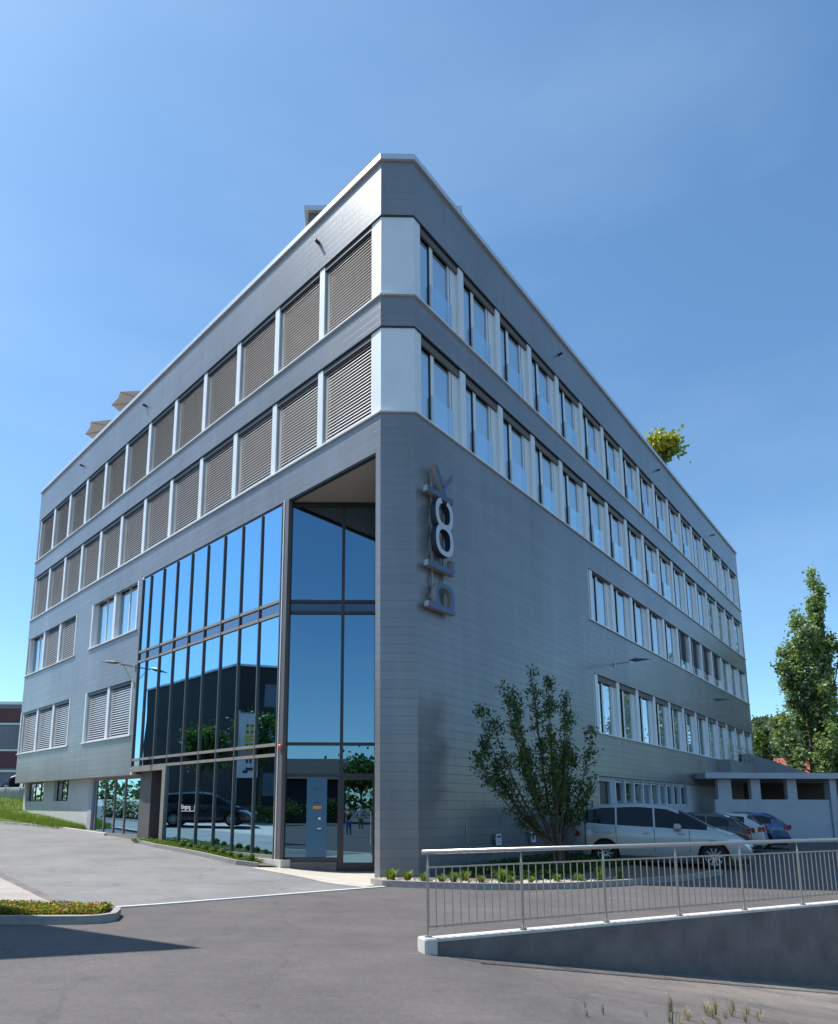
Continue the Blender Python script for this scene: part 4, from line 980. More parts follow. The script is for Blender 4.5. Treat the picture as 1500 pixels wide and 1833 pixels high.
hr = MB(); hr.tube([(0.02, 0.065, 0.96), (15, 0.065, 0.99)], 0.028, 14); obj('handrail', hr, 'steel', rt_, smooth=True)
h2 = MB(); h2.bar((0.09, 0.065, 0.785), (0.09 + SEG * (NP - 1), 0.065, 0.80), 0.012, 0.02); obj('upper_rail', h2, 'steel', rt_)
h3 = MB(); h3.bar((0.09, 0.065, 0.115), (0.09 + SEG * (NP - 1), 0.065, 0.115), 0.012, 0.02); obj('lower_rail', h3, 'steel', rt_)
pm = MB(); pm.tube([(0, 0, 0.0), (0, 0, 0.77), (0, 0, 0.79), (0, 0, 0.90), (0, 0, 0.93)], [0.019, 0.019, 0.017, 0.006, 0.006], 10); pm.tube([(0, 0, 0), (0, 0, 0.008)], 0.045, 14)
p0 = obj('post', pm, 'steel', rt_)
bm_ = MB(); bm_.tube([(0, 0, 0.09), (0, 0, 0.775)], 0.0075, 6)
b0 = obj('baluster', bm_, 'steel', rt_)
i0 = True; j0 = True
for k in range(NP):
    o = p0 if i0 else p0.copy()
    if not i0: C.objects.link(o)
    i0 = False; o.location = (0.09 + SEG * k, 0.065, 0)
    if k < NP - 1:
        for q in range(11):
            o = b0 if j0 else b0.copy()
            if not j0: C.objects.link(o)
            j0 = False; o.location = (0.09 + SEG * k + SEG * (q + 1) / 12, 0.065, 0)

# ------------------------------------------------------------------ trees
def limb(mb, pts, r0, r1, n=6):
    mb.tube(pts, [r0 + (r1 - r0) * i / (len(pts) - 1) for i in range(len(pts))], n)
def leaf(mb, c, s_, mi, flat=0.6, long=1.8):
    d = Vector((random.gauss(0, 1), random.gauss(0, 1), random.gauss(0, flat))).normalized(); e = d.cross(Vector((random.gauss(0, 1), random.gauss(0, 1), random.gauss(0, 1)))).normalized()
    mb.add([c - d * s_ * long * 0.5, c + e * s_ * 0.5, c + d * s_ * long * 0.5, c - e * s_ * 0.5], [(0, 1, 2, 3)], mi)
def curve(p, q, sag, n=8):
    p = Vector(p); q = Vector(q); out = []
    for i in range(n + 1):
        t = i / n; out.append(p.lerp(q, t) + Vector((0, 0, -sag * math.sin(math.pi * t))) )
    return out
def vase_tree():
    random.seed(41)
    bx_, by_ = 4.55, 15.0
    t = thing('young_tree', 'young vase-shaped tree with dark narrow leaves in front of the shaded wall', 'tree', (bx_, by_, 0))
    tips = [(4.05, 5.1, 0), (4.59, 4.95, 0.4), (3.28, 4.6, -0.3), (2.7, 4.1, 0.1), (3.68, 4.7, 0.5), (4.8, 3.9, -0.4), (5.55, 3.6, 0.1), (2.85, 3.3, 0.4), (2.55, 2.95, -0.2), (5.1, 2.9, 0.3),
            (3.2, 2.4, 0.3), (4.95, 4.45, 0.2), (5.35, 2.3, -0.3), (4.3, 4.3, -0.5), (3.9, 3.7, 0.6), (3.5, 3.9, -0.5), (5.0, 3.3, 0.5), (4.4, 3.2, -0.6), (4.2, 4.6, 0.3), (3.05, 3.9, 0.2), (4.75, 2.6, 0.1), (3.7, 2.9, -0.3)]
    tr_ = MB(); cr = MB()
    for k in range(4):
        a = k * 1.6; limb(tr_, [(0.06 * math.cos(a), 0.06 * math.sin(a), -0.1), (0.1 * math.cos(a), 0.1 * math.sin(a), 0.5), (0.16 * math.cos(a), 0.16 * math.sin(a), 1.0)], 0.05, 0.035)
    for (x, z, dy) in tips:
        end = Vector((x - bx_, dy, z)); p0_ = Vector(((x - bx_) * 0.08, dy * 0.1, 0.75)); mid = p0_.lerp(end, 0.45) + Vector(((x - bx_) * 0.18, dy * 0.1, -0.18 * z * 0.4))
        pts = []
        for i in range(11):
            u = i / 10; pts.append(p0_ * (1 - u) ** 2 + mid * 2 * u * (1 - u) + end * u * u)
        limb(tr_, pts, 0.032, 0.006, 5)
        clus = [0.22 + 0.78 * random.random() ** 0.75 for _ in range(15)] + [0.97, 1.0]
        for cu_ in clus:
            j = min(9, int(cu_ * 10)); c0 = pts[j].lerp(pts[j + 1], cu_ * 10 - j); rr_ = 0.17 * (1 - cu_) + 0.065
            off_ = Vector((random.gauss(0, rr_), random.gauss(0, rr_), random.gauss(0, rr_))) * 1.2
            limb(tr_, [tuple(c0), tuple(c0 + off_)], 0.006, 0.003, 3)
            for i in range(24):
                c = c0 + off_ * random.random() + Vector((random.gauss(0, 0.075), random.gauss(0, 0.075), random.gauss(0, 0.085)))
                leaf(cr, c, 0.045, 0 if random.random() < 0.65 else 1, 1.2, 2.5)
    obj('trunk', tr_, 'bark', t); obj('crown', cr, ['leaf_dark', 'leaf_mid'], t, fix=False)
vase_tree()
def poplar(x, y, h, w_, label, seed, mats_=('leaf_poplar', 'leaf_poplar_pale', 'leaf_mid'), n=21000, size=0.17, low=0.08, name='poplar_tree'):
    random.seed(seed); z0 = zg(x, y); t = thing(name, label, 'tree', (x, y, z0)); tr_ = MB(); cr = MB()
    limb(tr_, [(0, 0, -0.3), (0.05, 0, h * 0.4), (0, 0.05, h * 0.96)], 0.28, 0.03)
    nb = 34; brs = []
    for k in range(nb):
        zb_ = h * (low + 0.72 * (k / nb)); a = random.uniform(0, 6.283); ln = h * random.uniform(0.16, 0.30) * (1 - 0.35 * k / nb); out = w_ * random.uniform(0.45, 1.0) * (1 - 0.55 * (k / nb) ** 1.6)
        p = Vector((0, 0, zb_)); q = Vector((math.cos(a) * out, math.sin(a) * out, zb_ + ln)); m_ = Vector((math.cos(a) * out * 0.85, math.sin(a) * out * 0.85, zb_ + ln * 0.35))
        pts = [p * (1 - u) ** 2 + m_ * 2 * u * (1 - u) + q * u * u for u in [i / 6 for i in range(7)]]
        limb(tr_, pts, 0.07, 0.012, 5); brs.append(pts)
    brs.append([Vector((0, 0, h * 0.78 + h * 0.22 * i / 6)) for i in range(7)])
    clumps = []
    for pts in brs:
        for c in range(7):
            u = random.uniform(0.15, 1.0); j = min(5, int(u * 6)); clumps.append((pts[j].lerp(pts[j + 1], u * 6 - j) + Vector((random.gauss(0, .12), random.gauss(0, .12), 0)), random.uniform(0.22, 0.5) * w_ * 0.45, random.choice([0, 0, 1, 2])))
    for i in range(n):
        c, r_, mi = random.choice(clumps)
        d = Vector((random.gauss(0, 1), random.gauss(0, 1), random.gauss(0, 1.5))) * r_ * 0.55
        leaf(cr, c + d, size * random.uniform(.7, 1.3), mi if random.random() < 0.7 else 0, 1.0, 1.3)
    obj('trunk', tr_, 'bark', t); obj('crown', cr, list(mats_), t, fix=False); return t
poplar(32.9, 45, 16.8, 2.3, 'tall poplar with a broad ragged crown nearest the building end', 51)
poplar(35.3, 46, 20.4, 1.7, 'tallest and slimmest poplar, its spire rising between two others', 52)
poplar(38.9, 46, 17.6, 2.2, 'poplar half cut off by the right edge behind the carport', 53)
poplar(38.6, 50, 8.5, 2.8, 'low bushy green tree at the foot of the poplars', 54, mats_=('leaf_mid', 'leaf_poplar', 'leaf_bright'), n=9000, low=0.02, name='broadleaf_tree')
poplar(36.4, 56, 9.9, 1.9, 'small conical green tree beside the far end of the office block', 55, mats_=('leaf_mid', 'leaf_dark', 'leaf_poplar'), n=9000, low=0.02, name='broadleaf_tree')
poplar(47.5, 48, 18.5, 2.6, 'poplar out of frame to the right mirrored in the shaded windows', 56, n=8000, size=0.24)
poplar(54.0, 46, 17.0, 3.0, 'second poplar out of frame to the right mirrored in the shaded windows', 57, n=8000, size=0.24)
poplar(44.0, 33, 14.5, 3.0, 'third poplar out of frame to the right, nearest the carport', 58, n=8000, size=0.24)
def round_tree(x, y, h, r_, label, seed, n=5000, mats_=('leaf_mid', 'leaf_dark'), size=0.16, z0=None, name='broadleaf_tree', trunkh=None, cat='tree', group=None):
    random.seed(seed); z0 = zg(x, y) if z0 is None else z0; t = thing(name, label, cat, (x, y, z0), group=group); tr_ = MB(); cr = MB()
    cz = h - r_ * 0.9; limb(tr_, [(0, 0, -0.2), (0, 0, cz * 0.6), (0, 0, cz)], 0.05 * h * 0.35 + 0.03, 0.03)
    cl = []
    for k in range(16):
        d = Vector((random.gauss(0, 1), random.gauss(0, 1), random.gauss(0, 1))).normalized() * r_ * random.uniform(.35, .85); d.z *= 0.9; c = Vector((0, 0, cz)) + d
        limb(tr_, [(0, 0, cz * 0.55), tuple(c * 0.5 + Vector((0, 0, cz * 0.35))), tuple(c)], 0.03, 0.01, 5); cl.append((c, r_ * random.uniform(.22, .42), random.choice(range(len(mats_)))))
    for _ in range(n):
        c, q, mi = random.choice(cl); leaf(cr, c + Vector((random.gauss(0, q), random.gauss(0, q), random.gauss(0, q * 0.8))) * 0.7, size * random.uniform(.6, 1.3), mi, 1, 1.5)
    obj('trunk', tr_, 'bark', t); obj('crown', cr, list(mats_), t, fix=False); return t
# potted tree on the roof terrace: only its crown shows over the roof edge
rtree = round_tree(17.1, 32.7, 4.0, 1.1, 'yellow-green tree showing over the roof edge of the office block', 61, n=2200, mats_=('leaf_yellow', 'leaf_bright', 'leaf_bright'), size=0.17, z0=19.72)

# ------------------------------------------------------------------ parasols on the roof
def parasol(x, y, z0, label, rot):
    t = thing('parasol', label, 'parasol', (x, y, z0), rot); c = MB(); rr_ = 1.75; n = 8; ztop, zed = 3.0, 2.33
    ring_ = []
    for k in range(n):
        a = 2 * math.pi * k / n; ring_.append((math.cos(a) * rr_, math.sin(a) * rr_, zed))
        a2 = a + math.pi / n; ring_.append((math.cos(a2) * rr_ * 0.86, math.sin(a2) * rr_ * 0.86, zed + 0.09))
    mb = MB(); mb.v = ring_ + [(0, 0, ztop)]; mb.f = [(i, (i + 1) % 16, 16) for i in range(16)]; mb.m = [0] * 16
    o = obj('canopy', mb, 'parasol_cloth', t, fix=False)
    pm_ = MB(); pm_.tube([(0, 0, 0), (0, 0, 3.05)], 0.03); obj('pole', pm_, 'steel', t)
    rb_ = MB()
    for k in range(n): a = 2 * math.pi * k / n; rb_.bar((0, 0, ztop - 0.05), (math.cos(a) * rr_ * 0.98, math.sin(a) * rr_ * 0.98, zed - 0.02), 0.018, 0.018)
    obj('rib', rb_, 'frame_bronze', t)
pp = FL(22.0, -2.2, 19.72); parasol(pp.x, pp.y, 19.73, 'beige parasol on the roof, the lower and further left of the two', 0.25)
pp = FL(18.6, -2.2, 19.72); parasol(pp.x, pp.y, 19.73, 'beige parasol on the roof, the upper one nearer the roof box', 0.32)

# ------------------------------------------------------------------ parking signs on the right wall
pb = MB(); pb.box(-0.13, 0.13, 0.10, 0.125, 0.62, 0.92); pb.bar((0, 0, 0.78), (0, 0.1, 0.78), 0.03, 0.03)
for i, t_ in enumerate((3.35, 5.27, 7.08, 8.93)):
    lab = ['small white parking plate on the wall, nearest the corner pier', 'small white parking plate on the wall, just left of the young tree trunk', 'small white parking plate on the wall seen behind the young tree', 'small white parking plate on the wall next to the silver van rear'][i]
    p = FR(t_, 0, 0); o = obj('parking_plate', pb, 'white_metal', loc=(p.x, p.y, 0), rz=ANG_R); tag(o, lab, 'sign', 'parking plates on the wall')
    m_ = MB(); m_.box(-0.09, 0.09, 0.1265, 0.129, 0.82, 0.87); m_.box(-0.07, 0.07, 0.1265, 0.129, 0.70, 0.715); obj('plate_marking', m_, 'navy', o)

# ------------------------------------------------------------------ vehicles
def interp(pts, x):
    if x <= pts[0][0]: return pts[0][1]
    for (a, b), (c, d) in zip(pts, pts[1:]):
        if x <= c: t = (x - a) / max(1e-6, c - a); return b + (d - b) * t
    return pts[-1][1]
def car(name, label, cat, loc, rz, L, W_, roof, belt, wx, wr, ws, rw, side, paint, z=None, mirror_x=None):
    z0 = zg(loc[0], loc[1]) if z is None else z
    t = thing(name, label, cat, (loc[0], loc[1], z0), rz)
    n = int(L / 0.05); xs = [L * i / n for i in range(n + 1)]; hw = W_ / 2
    def smoothroof(x): return sum(interp(roof, x + d) for d in (-0.06, -0.03, 0, 0.03, 0.06)) / 5
    rows = []
    for x in xs:
        e = min(x, L - x); pl = 1 - 0.20 * (1 - min(1, e / 0.75)) ** 2.2; wv_ = hw * pl
        zt_ = smoothroof(x) if 0.06 < x < L - 0.06 else interp(roof, x); zb_ = min(interp(belt, x), zt_ - 0.05)
        gh = max(0.0, zt_ - zb_); tum = 0.24 * min(1, gh / 0.6)
        wt = wv_ * (0.96 - tum)
        low = 0.20 + 0.10 * max(0, 1 - e / 0.35)
        sec = [(wv_ * 0.90, low), (wv_ * 0.985, low + 0.10), (wv_, 0.52), (wv_ * 0.995, 0.5 * (0.52 + zb_)), (wv_ * 0.975, zb_ - 0.01), (wv_ * 0.955, zb_ + 0.02)]
        hz = zt_ - 0.02; k = max(0.03, min(0.10, gh * 0.3))
        sec += [(wt + (wv_ * 0.955 - wt) * 0.12, hz - k), (wt * 0.90, hz - 0.012), (wt * 0.5, hz + 0.012), (0, hz + 0.02)]
        for w0_ in wx:
            dx = abs(x - w0_); ra = wr + 0.075
            if dx < ra:
                az = wr + math.sqrt(ra * ra - dx * dx)
                sec = [(a, max(b, az - 0.0) if i < 4 else b) for i, (a, b) in enumerate(sec)]
                sec = [(a if i >= 4 else (wv_ * (1.0 if i else 0.98)), b) for i, (a, b) in enumerate(sec)]
        rows.append(sec)
    m = len(rows[0]); verts = []
    for x, sec in zip(xs, rows):
        full = [(y, z_) for y, z_ in sec] + [(-y, z_) for y, z_ in sec[:-1][::-1]]
        verts += [(x, y, z_) for y, z_ in full]
    mm = 2 * m - 1; body = MB(); glass = MB(); body.v = verts; glass.v = list(verts)
    for i in range(len(xs) - 1):
        xm = (xs[i] + xs[i + 1]) / 2
        for j in range(mm - 1):
            jj = j if j < m - 1 else mm - 2 - j
            f = (i * mm + j, (i + 1) * mm + j, (i + 1) * mm + j + 1, i * mm + j + 1)
            isg = (jj == 5 and any(a < xm < b for a, b in side) and interp(roof, xm) - interp(belt, xm) > 0.12) or (jj >= 6 and (ws[0] < xm < ws[1] or rw[0] < xm < rw[1]))
            if isg: glass.f.append(f); glass.m.append(0)
            else: body.f.append(f); body.m.append(0)
    body.f.append(tuple(range(mm))[::-1]); body.m.append(0); body.f.append(tuple((len(xs) - 1) * mm + k for k in range(mm))); body.m.append(0)
    body.f.append(tuple([0 * mm] + [0 * mm + mm - 1] + [(len(xs) - 1) * mm + mm - 1] + [(len(xs) - 1) * mm])); body.m.append(0)
    def clean(o):
        b = bmesh.new(); b.from_mesh(o.data); bmesh.ops.delete(b, geom=[v for v in b.verts if not v.link_faces], context='VERTS'); b.to_mesh(o.data); b.free()
    bo = obj('body', body, paint, t); clean(bo); smooth_by_angle(bo, 32)
    go = obj('window', glass, 'car_glass', t, fix=False, smooth=True); clean(go)
    sk = MB(); sk.box(0.12, L - 0.12, -hw * 0.9, hw * 0.9, 0.17, 0.30)
    for w0_ in wx: sk.box(w0_ - wr - 0.05, w0_ + wr + 0.05, -hw * 0.80, hw * 0.80, 0.25, wr * 2 + 0.06)
    obj('underbody', sk, 'plastic_black', t)
    for w0_ in wx:
        for sy in (-1, 1):
            ty = MB(); rn = 26
            prof = [(wr - 0.11, 0.0), (wr - 0.02, 0.0), (wr, 0.03), (wr, 0.17), (wr - 0.02, 0.2), (wr - 0.11, 0.2)]
            for k in range(rn):
                a = 2 * math.pi * k / rn
                for r_, yy in prof: ty.v.append((math.cos(a) * r_, -sy * yy, math.sin(a) * r_))
            for k in range(rn):
                k2 = (k + 1) % rn
                for q in range(len(prof)): q2 = (q + 1) % len(prof); ty.f.append((k * 6 + q, k2 * 6 + q, k2 * 6 + q2, k * 6 + q2)); ty.m.append(0)
            wo2 = obj('wheel', ty, 'tyre', t, loc=(w0_, sy * (hw - 0.015), wr), smooth=True)
            rm = MB(); rr_ = wr - 0.10
            for k in range(10):
                a = 2 * math.pi * k / 10; p = Vector((math.cos(a), 0, math.sin(a))); q = Vector((-math.sin(a), 0, math.cos(a)))
                c = p * 0.03; d = p * rr_
                rm.add([c - q * 0.022 + Vector((0, -sy * 0.03, 0)), c + q * 0.022 + Vector((0, -sy * 0.03, 0)), d + q * 0.016 + Vector((0, -sy * 0.02, 0)), d - q * 0.016 + Vector((0, -sy * 0.02, 0))], [(0, 1, 2, 3)])
            for k in range(24):
                a, a2 = 2 * math.pi * k / 24, 2 * math.pi * (k + 1) / 24
                rm.add([(math.cos(a) * rr_ * 1.03, -sy * 0.012, math.sin(a) * rr_ * 1.03), (math.cos(a2) * rr_ * 1.03, -sy * 0.012, math.sin(a2) * rr_ * 1.03), (math.cos(a2) * rr_ * 0.9, -sy * 0.03, math.sin(a2) * rr_ * 0.9), (math.cos(a) * rr_ * 0.9, -sy * 0.03, math.sin(a) * rr_ * 0.9)], [(0, 1, 2, 3)])
            obj('rim', rm, 'rim', wo2, fix=False)
            hb = MB(); hb.add([(math.cos(2 * math.pi * k / 24) * rr_, -sy * 0.07, math.sin(2 * math.pi * k / 24) * rr_) for k in range(24)], [tuple(range(24))]); obj('brake_disc', hb, 'plastic_black', wo2, fix=False)
    # details: door seams, handles, mirrors, lamps
    zb_mid = interp(belt, L * 0.5)
    dt = MB()
    for sy in (-1, 1):
        for x in side_seams(side):
            dt.box(x - 0.006, x + 0.006, sy * (hw * 0.93), sy * (hw + 0.002), 0.42, interp(belt, x))
    obj('door_seam', dt, 'plastic_black', t)
    for sy in (-1, 1):
        for x in side_seams(side)[1:]:
            hd_ = MB(); hd_.bar((x - 0.32, sy * (hw + 0.012), zb_mid - 0.14), (x - 0.12, sy * (hw + 0.012), zb_mid - 0.135), 0.03, 0.03); obj('door_handle', hd_, paint, t)
        xm_ = ws[0] - 0.05 if ws[0] > L / 2 else ws[1] + 0.05
        mr = MB(); zz = interp(belt, xm_) + 0.08; mr.box(xm_ - 0.10, xm_ + 0.10, sy * (hw * 0.98), sy * (hw + 0.20), zz - 0.07, zz + 0.07); o = obj('mirror', mr, paint, t)
        b = bmesh.new(); b.from_mesh(o.data); bmesh.ops.bevel(b, geom=b.edges[:], offset=0.03, segments=2, affect='EDGES'); b.to_mesh(o.data); b.free()
        # lamps follow the body surface a few millimetres proud of it
        for (x0_, x1_, za, zb2, mname, nm) in ((0.07, 0.20, 0.78, 0.96, 'lamp_red', 'tail_light'), (L - 0.62, L - 0.06, 0.64, 0.80, 'lamp_clear', 'headlight')):
            lm_ = MB(); ns = 8
            for i in range(ns + 1):
                x = x0_ + (x1_ - x0_) * i / ns; e = min(x, L - x); pl = 1 - 0.20 * (1 - min(1, e / 0.75)) ** 2.2; yy = hw * pl + 0.006
                top = min(zb2, interp(roof, x) - 0.07)
                if nm == 'headlight': top = min(top, interp(roof, x) - 0.06); bot = top - 0.13 * (0.45 + 0.55 * i / ns)
                else: bot = za
                lm_.v += [(x, sy * yy, bot), (x, sy * (yy - 0.02), top)]
            for i in range(ns): lm_.f.append((2 * i, 2 * i + 2, 2 * i + 3, 2 * i + 1)); lm_.m.append(0)
            if nm == 'tail_light':
                yy = hw * 0.82; lm_.box(0.0, 0.09, sy * yy * 0.78, sy * yy * 1.0, za, zb2)
            else:
                yy = hw * 0.80; lm_.box(L - 0.10, L + 0.006, sy * yy * 0.6, sy * yy * 1.0, 0.60, 0.70)
            obj(nm, lm_, mname, t, fix=False)
    gr = MB(); gr.box(L - 0.06, L + 0.012, -hw * 0.5, hw * 0.5, 0.34, 0.56); obj('grille', gr, 'plastic_black', t)
    return t
def side_seams(side):
    s_ = sorted(side); out = [s_[0][0] + 0.02] + [(a[1] + b[0]) / 2 for a, b in zip(s_, s_[1:])] + [s_[-1][1] - 0.45]; return out
mpv = dict(L=4.85, W_=1.88, roof=[(0, 0.5), (0.03, 0.98), (0.22, 1.45), (0.42, 1.64), (0.9, 1.70), (1.9, 1.73), (2.7, 1.67), (3.15, 1.50), (3.95, 1.08), (4.45, 0.93), (4.75, 0.76), (4.85, 0.5)],
           belt=[(0.1, 1.16), (1.0, 1.10), (2.4, 1.04), (3.9, 0.98), (4.85, 0.8)], wx=(0.94, 3.86), wr=0.335, ws=(3.02, 3.98), rw=(0.10, 0.36), side=[(0.35, 1.25), (1.30, 2.30), (2.38, 3.72)])
hatch = dict(L=4.1, W_=1.74, roof=[(0, 0.5), (0.03, 0.95), (0.42, 1.36), (0.65, 1.45), (1.5, 1.49), (2.2, 1.43), (2.95, 1.02), (3.7, 0.86), (4.0, 0.7), (4.1, 0.45)],
             belt=[(0.1, 1.05), (1.5, 0.97), (2.9, 0.92), (4.1, 0.75)], wx=(0.75, 3.25), wr=0.31, ws=(2.26, 3.0), rw=(0.08, 0.52), side=[(0.62, 1.45), (1.53, 2.72)])
wagon = dict(L=4.6, W_=1.8, roof=[(0, 0.5), (0.03, 0.92), (0.55, 1.34), (0.85, 1.46), (1.9, 1.50), (2.6, 1.44), (3.35, 1.03), (4.1, 0.88), (4.5, 0.7), (4.6, 0.45)],
             belt=[(0.1, 1.02), (1.5, 0.98), (3.3, 0.93), (4.6, 0.75)], wx=(0.95, 3.65), wr=0.32, ws=(2.66, 3.4), rw=(0.10, 0.62), side=[(0.62, 1.25), (1.32, 2.10), (2.18, 3.1)])
hdg = math.atan2(-1.2, 2.46)
n_ = Vector((-math.sin(hdg), math.cos(hdg))); d_ = Vector((math.cos(hdg), math.sin(hdg)))
rear = Vector((6.87, 17.95)) - d_ * 0.94 + n_ * 0.94
mv_ = car('parked_car', 'silver seven-seat family car parked side-on behind the railing', 'car', (rear.x, rear.y), hdg, paint='paint_silver', z=-0.02, **mpv); mv_.scale = (0.95, 1.0, 1.05)
h2_ = math.atan2(0.60, -0.80); dd_ = Vector((-0.8, 0.6)); nn_ = Vector((0.6, 0.8))
for (px_, py_, prm, pnt, lab) in ((12.55, 20.3, dict(wagon), 'paint_black', 'black parked car whose roof shows behind the silver family car'),
                                  (14.3, 22.3, dict(hatch), 'paint_white', 'white hatchback parked between the black car and the blue estate car'),
                                  (16.6, 24.3, dict(wagon), 'paint_blue', 'blue estate car with a red tail light in front of the carport wall')):
    c_ = Vector((px_, py_)) + nn_ * prm['W_'] / 2
    car('parked_car', lab, 'car', (c_.x, c_.y), h2_, paint=pnt, **prm)
car('parked_van', 'white van nose showing at the left edge beyond the grassy bank', 'van', (-19.8, 39.2), math.pi * 0.98, L=5.0, W_=1.95,
    roof=[(0, 0.6), (0.03, 1.2), (0.12, 1.95), (2.9, 2.0), (3.35, 1.85), (4.1, 1.2), (4.7, 1.0), (4.95, 0.8), (5.0, 0.5)], belt=[(0, 1.2), (3.9, 1.1), (5, 0.8)], wx=(0.9, 4.0), wr=0.34, ws=(3.30, 4.12), rw=(0.04, 0.09), side=[(2.5, 3.85), (2.2, 2.3)], paint='paint_white')
car('parked_car', 'black family car mirrored in the lower panes of the glass wall', 'car', (-16.85, 24.4), -math.pi / 2 + 0.02, paint='paint_black', **mpv)

# ------------------------------------------------------------------ carport and things behind on the right
cpT = thing('carport', 'grey carport with square pillars above a solid parapet at the right edge', 'carport', (16.4, 30, 0))
def cpo(n, f, m_): return obj(n, f, m_, cpT, loc=(-16.4, -30, 0))
m_ = MB(); m_.box(16.35, 27, 29.6, 36, 3.08, 3.36); cpo('roof', m_, 'plaster_grey')
m_ = MB(); m_.box(16.95, 22.6, 30, 30.2, -0.1, 2.06); cpo('parapet', m_, 'plaster_grey')
for a_, b_ in ((17.15, 17.82), (18.79, 19.26), (20.59, 21.06)):
    m_ = MB(); m_.box(a_, b_, 30.01, 30.25, 2.06, 3.08); cpo('pillar', m_, 'plaster_grey')
for a_, b_ in ((22.62, 22.95), (23.2, 23.55)):
    m_ = MB(); m_.box(a_, b_, 29.9, 30.3, -0.1, 3.08); cpo('pillar', m_, 'plaster_grey')
m_ = MB(); m_.box(16.4, 27, 35.5, 35.7, 0, 3.08); cpo('rear_wall', m_, 'brown_cladding')
m_ = MB(); m_.tube([(22.98 + 0.1, 29.8, 0), (22.98 + 0.1, 29.8, 3.1)], 0.05); cpo('downpipe', m_, 'steel')
sh = MB(); sh.prism_xz([(23.4, 0), (29.5, 0), (29.5, 3.2), (23.9, 5.05), (23.4, 5.0)], 38, 46); tag(obj('shed', sh, 'grey_panel'), 'grey shed with a sloping roofline just above the carport', 'shed')
hs = thing('house', 'red-roofed house glimpsed low behind the poplars', 'house', (58, 80, 0))
m_ = MB(); m_.box(-7, 9, -4, 4, 0, 5.2); obj('wall', m_, 'plaster', hs)
m_ = MB(); m_.add([(-7.5, -4.6, 5.1), (9.5, -4.6, 5.1), (9.5, 4.6, 5.1), (-7.5, 4.6, 5.1), (-7.5, 0, 8.2), (9.5, 0, 8.2)], [(0, 1, 5, 4), (2, 3, 4, 5), (0, 4, 3), (1, 2, 5)]); obj('roof', m_, 'roof_red', hs, fix=False)
# wooded hill far behind
def hill():
    mb = MB(); nx, ny = 150, 24
    for j in range(ny + 1):
        for i in range(nx + 1):
            x = -160 + 620 * i / nx; y = 240 + 160 * j / ny
            r_ = 46 * sm(x, 90, 210) + 6 * math.sin(x * 0.02) ; z = r_ * math.sin(math.pi * min(1, j / ny * 1.1) ** 0.9)
            z += 4.2 * mnoise.noise(Vector((x * 0.09, y * 0.09, 0))) + 2.4 * mnoise.noise(Vector((x * 0.35, y * 0.35, 3)))
            mb.v.append((x, y, max(-1, z)))
    for j in range(ny):
        for i in range(nx): a = j * (nx + 1) + i; mb.f.append((a, a + 1, a + nx + 2, a + nx + 1)); mb.m.append(0)
    stru(obj('hill', mb, 'forest', fix=False))
hill()
def forest():
    random.seed(77); mb = MB()
    for _ in range(2600):
        x = random.uniform(150, 330); y = random.uniform(250, 330); j = (y - 240) / 160; r_ = 46 * sm(x, 90, 210) + 6 * math.sin(x * 0.02); z = r_ * math.sin(math.pi * min(1, j * 1.1) ** 0.9)
        h = random.uniform(4, 9); w_ = random.uniform(1.6, 3.0)
        n = 6; vs = [(x + math.cos(k * 6.283 / n) * w_, y + math.sin(k * 6.283 / n) * w_, z - 1) for k in range(n)] + [(x + math.cos(k * 6.283 / n + .5) * w_ * 0.8, y + math.sin(k * 6.283 / n + .5) * w_ * 0.8, z + h * 0.6) for k in range(n)] + [(x, y, z + h)]
        mb.add(vs, [(k, (k + 1) % n, n + (k + 1) % n, n + k) for k in range(n)] + [(n + k, n + (k + 1) % n, 2 * n) for k in range(n)])
    o = obj('distant_forest', mb, 'forest', fix=False); o['kind'] = 'stuff'; o['label'] = 'dark wooded ridge far behind the poplars'; o['category'] = 'forest'
forest()

# ------------------------------------------------------------------ building at the left edge
lb = thing('neighbouring_building', 'dark red and grey panelled office building at the left edge behind the bank', 'building', (-36, 60, 0))
m_ = MB(); m_.box(-20, 1.2, 0, 12, 0, 11.95); obj('wall', m_, 'grey_panel', lb)
for z0, z1 in ((9.9, 11.3), (5.3, 6.9), (1.9, 3.4)):
    for k in range(8):
        m_ = MB(); m_.box(-19.8 + k * 2.6, -19.8 + k * 2.6 + 2.45, -0.05, 0.0, z0, z1); obj('window_panel', m_, 'dark_red_panel', lb)
for z0, z1 in ((11.7, 12.0), (9.65, 9.8), (7.0, 7.15), (4.9, 5.1), (3.5, 3.65)):
    m_ = MB(); m_.box(-20.1, 1.3, -0.12, 0.0, z0, z1); obj('ledge', m_, 'cap_metal', lb)

# ------------------------------------------------------------------ surroundings that the glass mirrors
bb_ = thing('brown_building', 'dark brown building mirrored in the glass wall', 'building', (-29.7, 22.96, 0))
m_ = MB(); pts_ = [(0, 0), (-10.9, 9.9), (-22, 0), (-22, -26), (-4.6, -22)]
m_.prism(pts_, 0, 12.0); obj('wall', m_, 'brown_cladding', bb_)
m_ = MB(); m_.prism([(0.15, 0.1), (-10.9, 10.1), (-22.2, 0), (-22.2, -26.2), (-4.4, -22.1)], 12.0, 12.15); obj('roof', m_, 'cap_metal', bb_)
wdir = Vector((-4.6, -22)).normalized(); wn = Vector((-wdir.y, wdir.x))
for fl_ in range(3):
    for k in range(4):
        p = wdir * (2.2 + k * 4.2); m_ = MB(); q = p + wdir * 2.2
        m_.bar((p.x - 0, p.y, 3.2 + fl_ * 3.3), (q.x, q.y, 3.2 + fl_ * 3.3), 0.14, 1.7); obj('window', m_, 'glass_spandrel' if (k + fl_) % 2 else 'grey_panel', bb_)
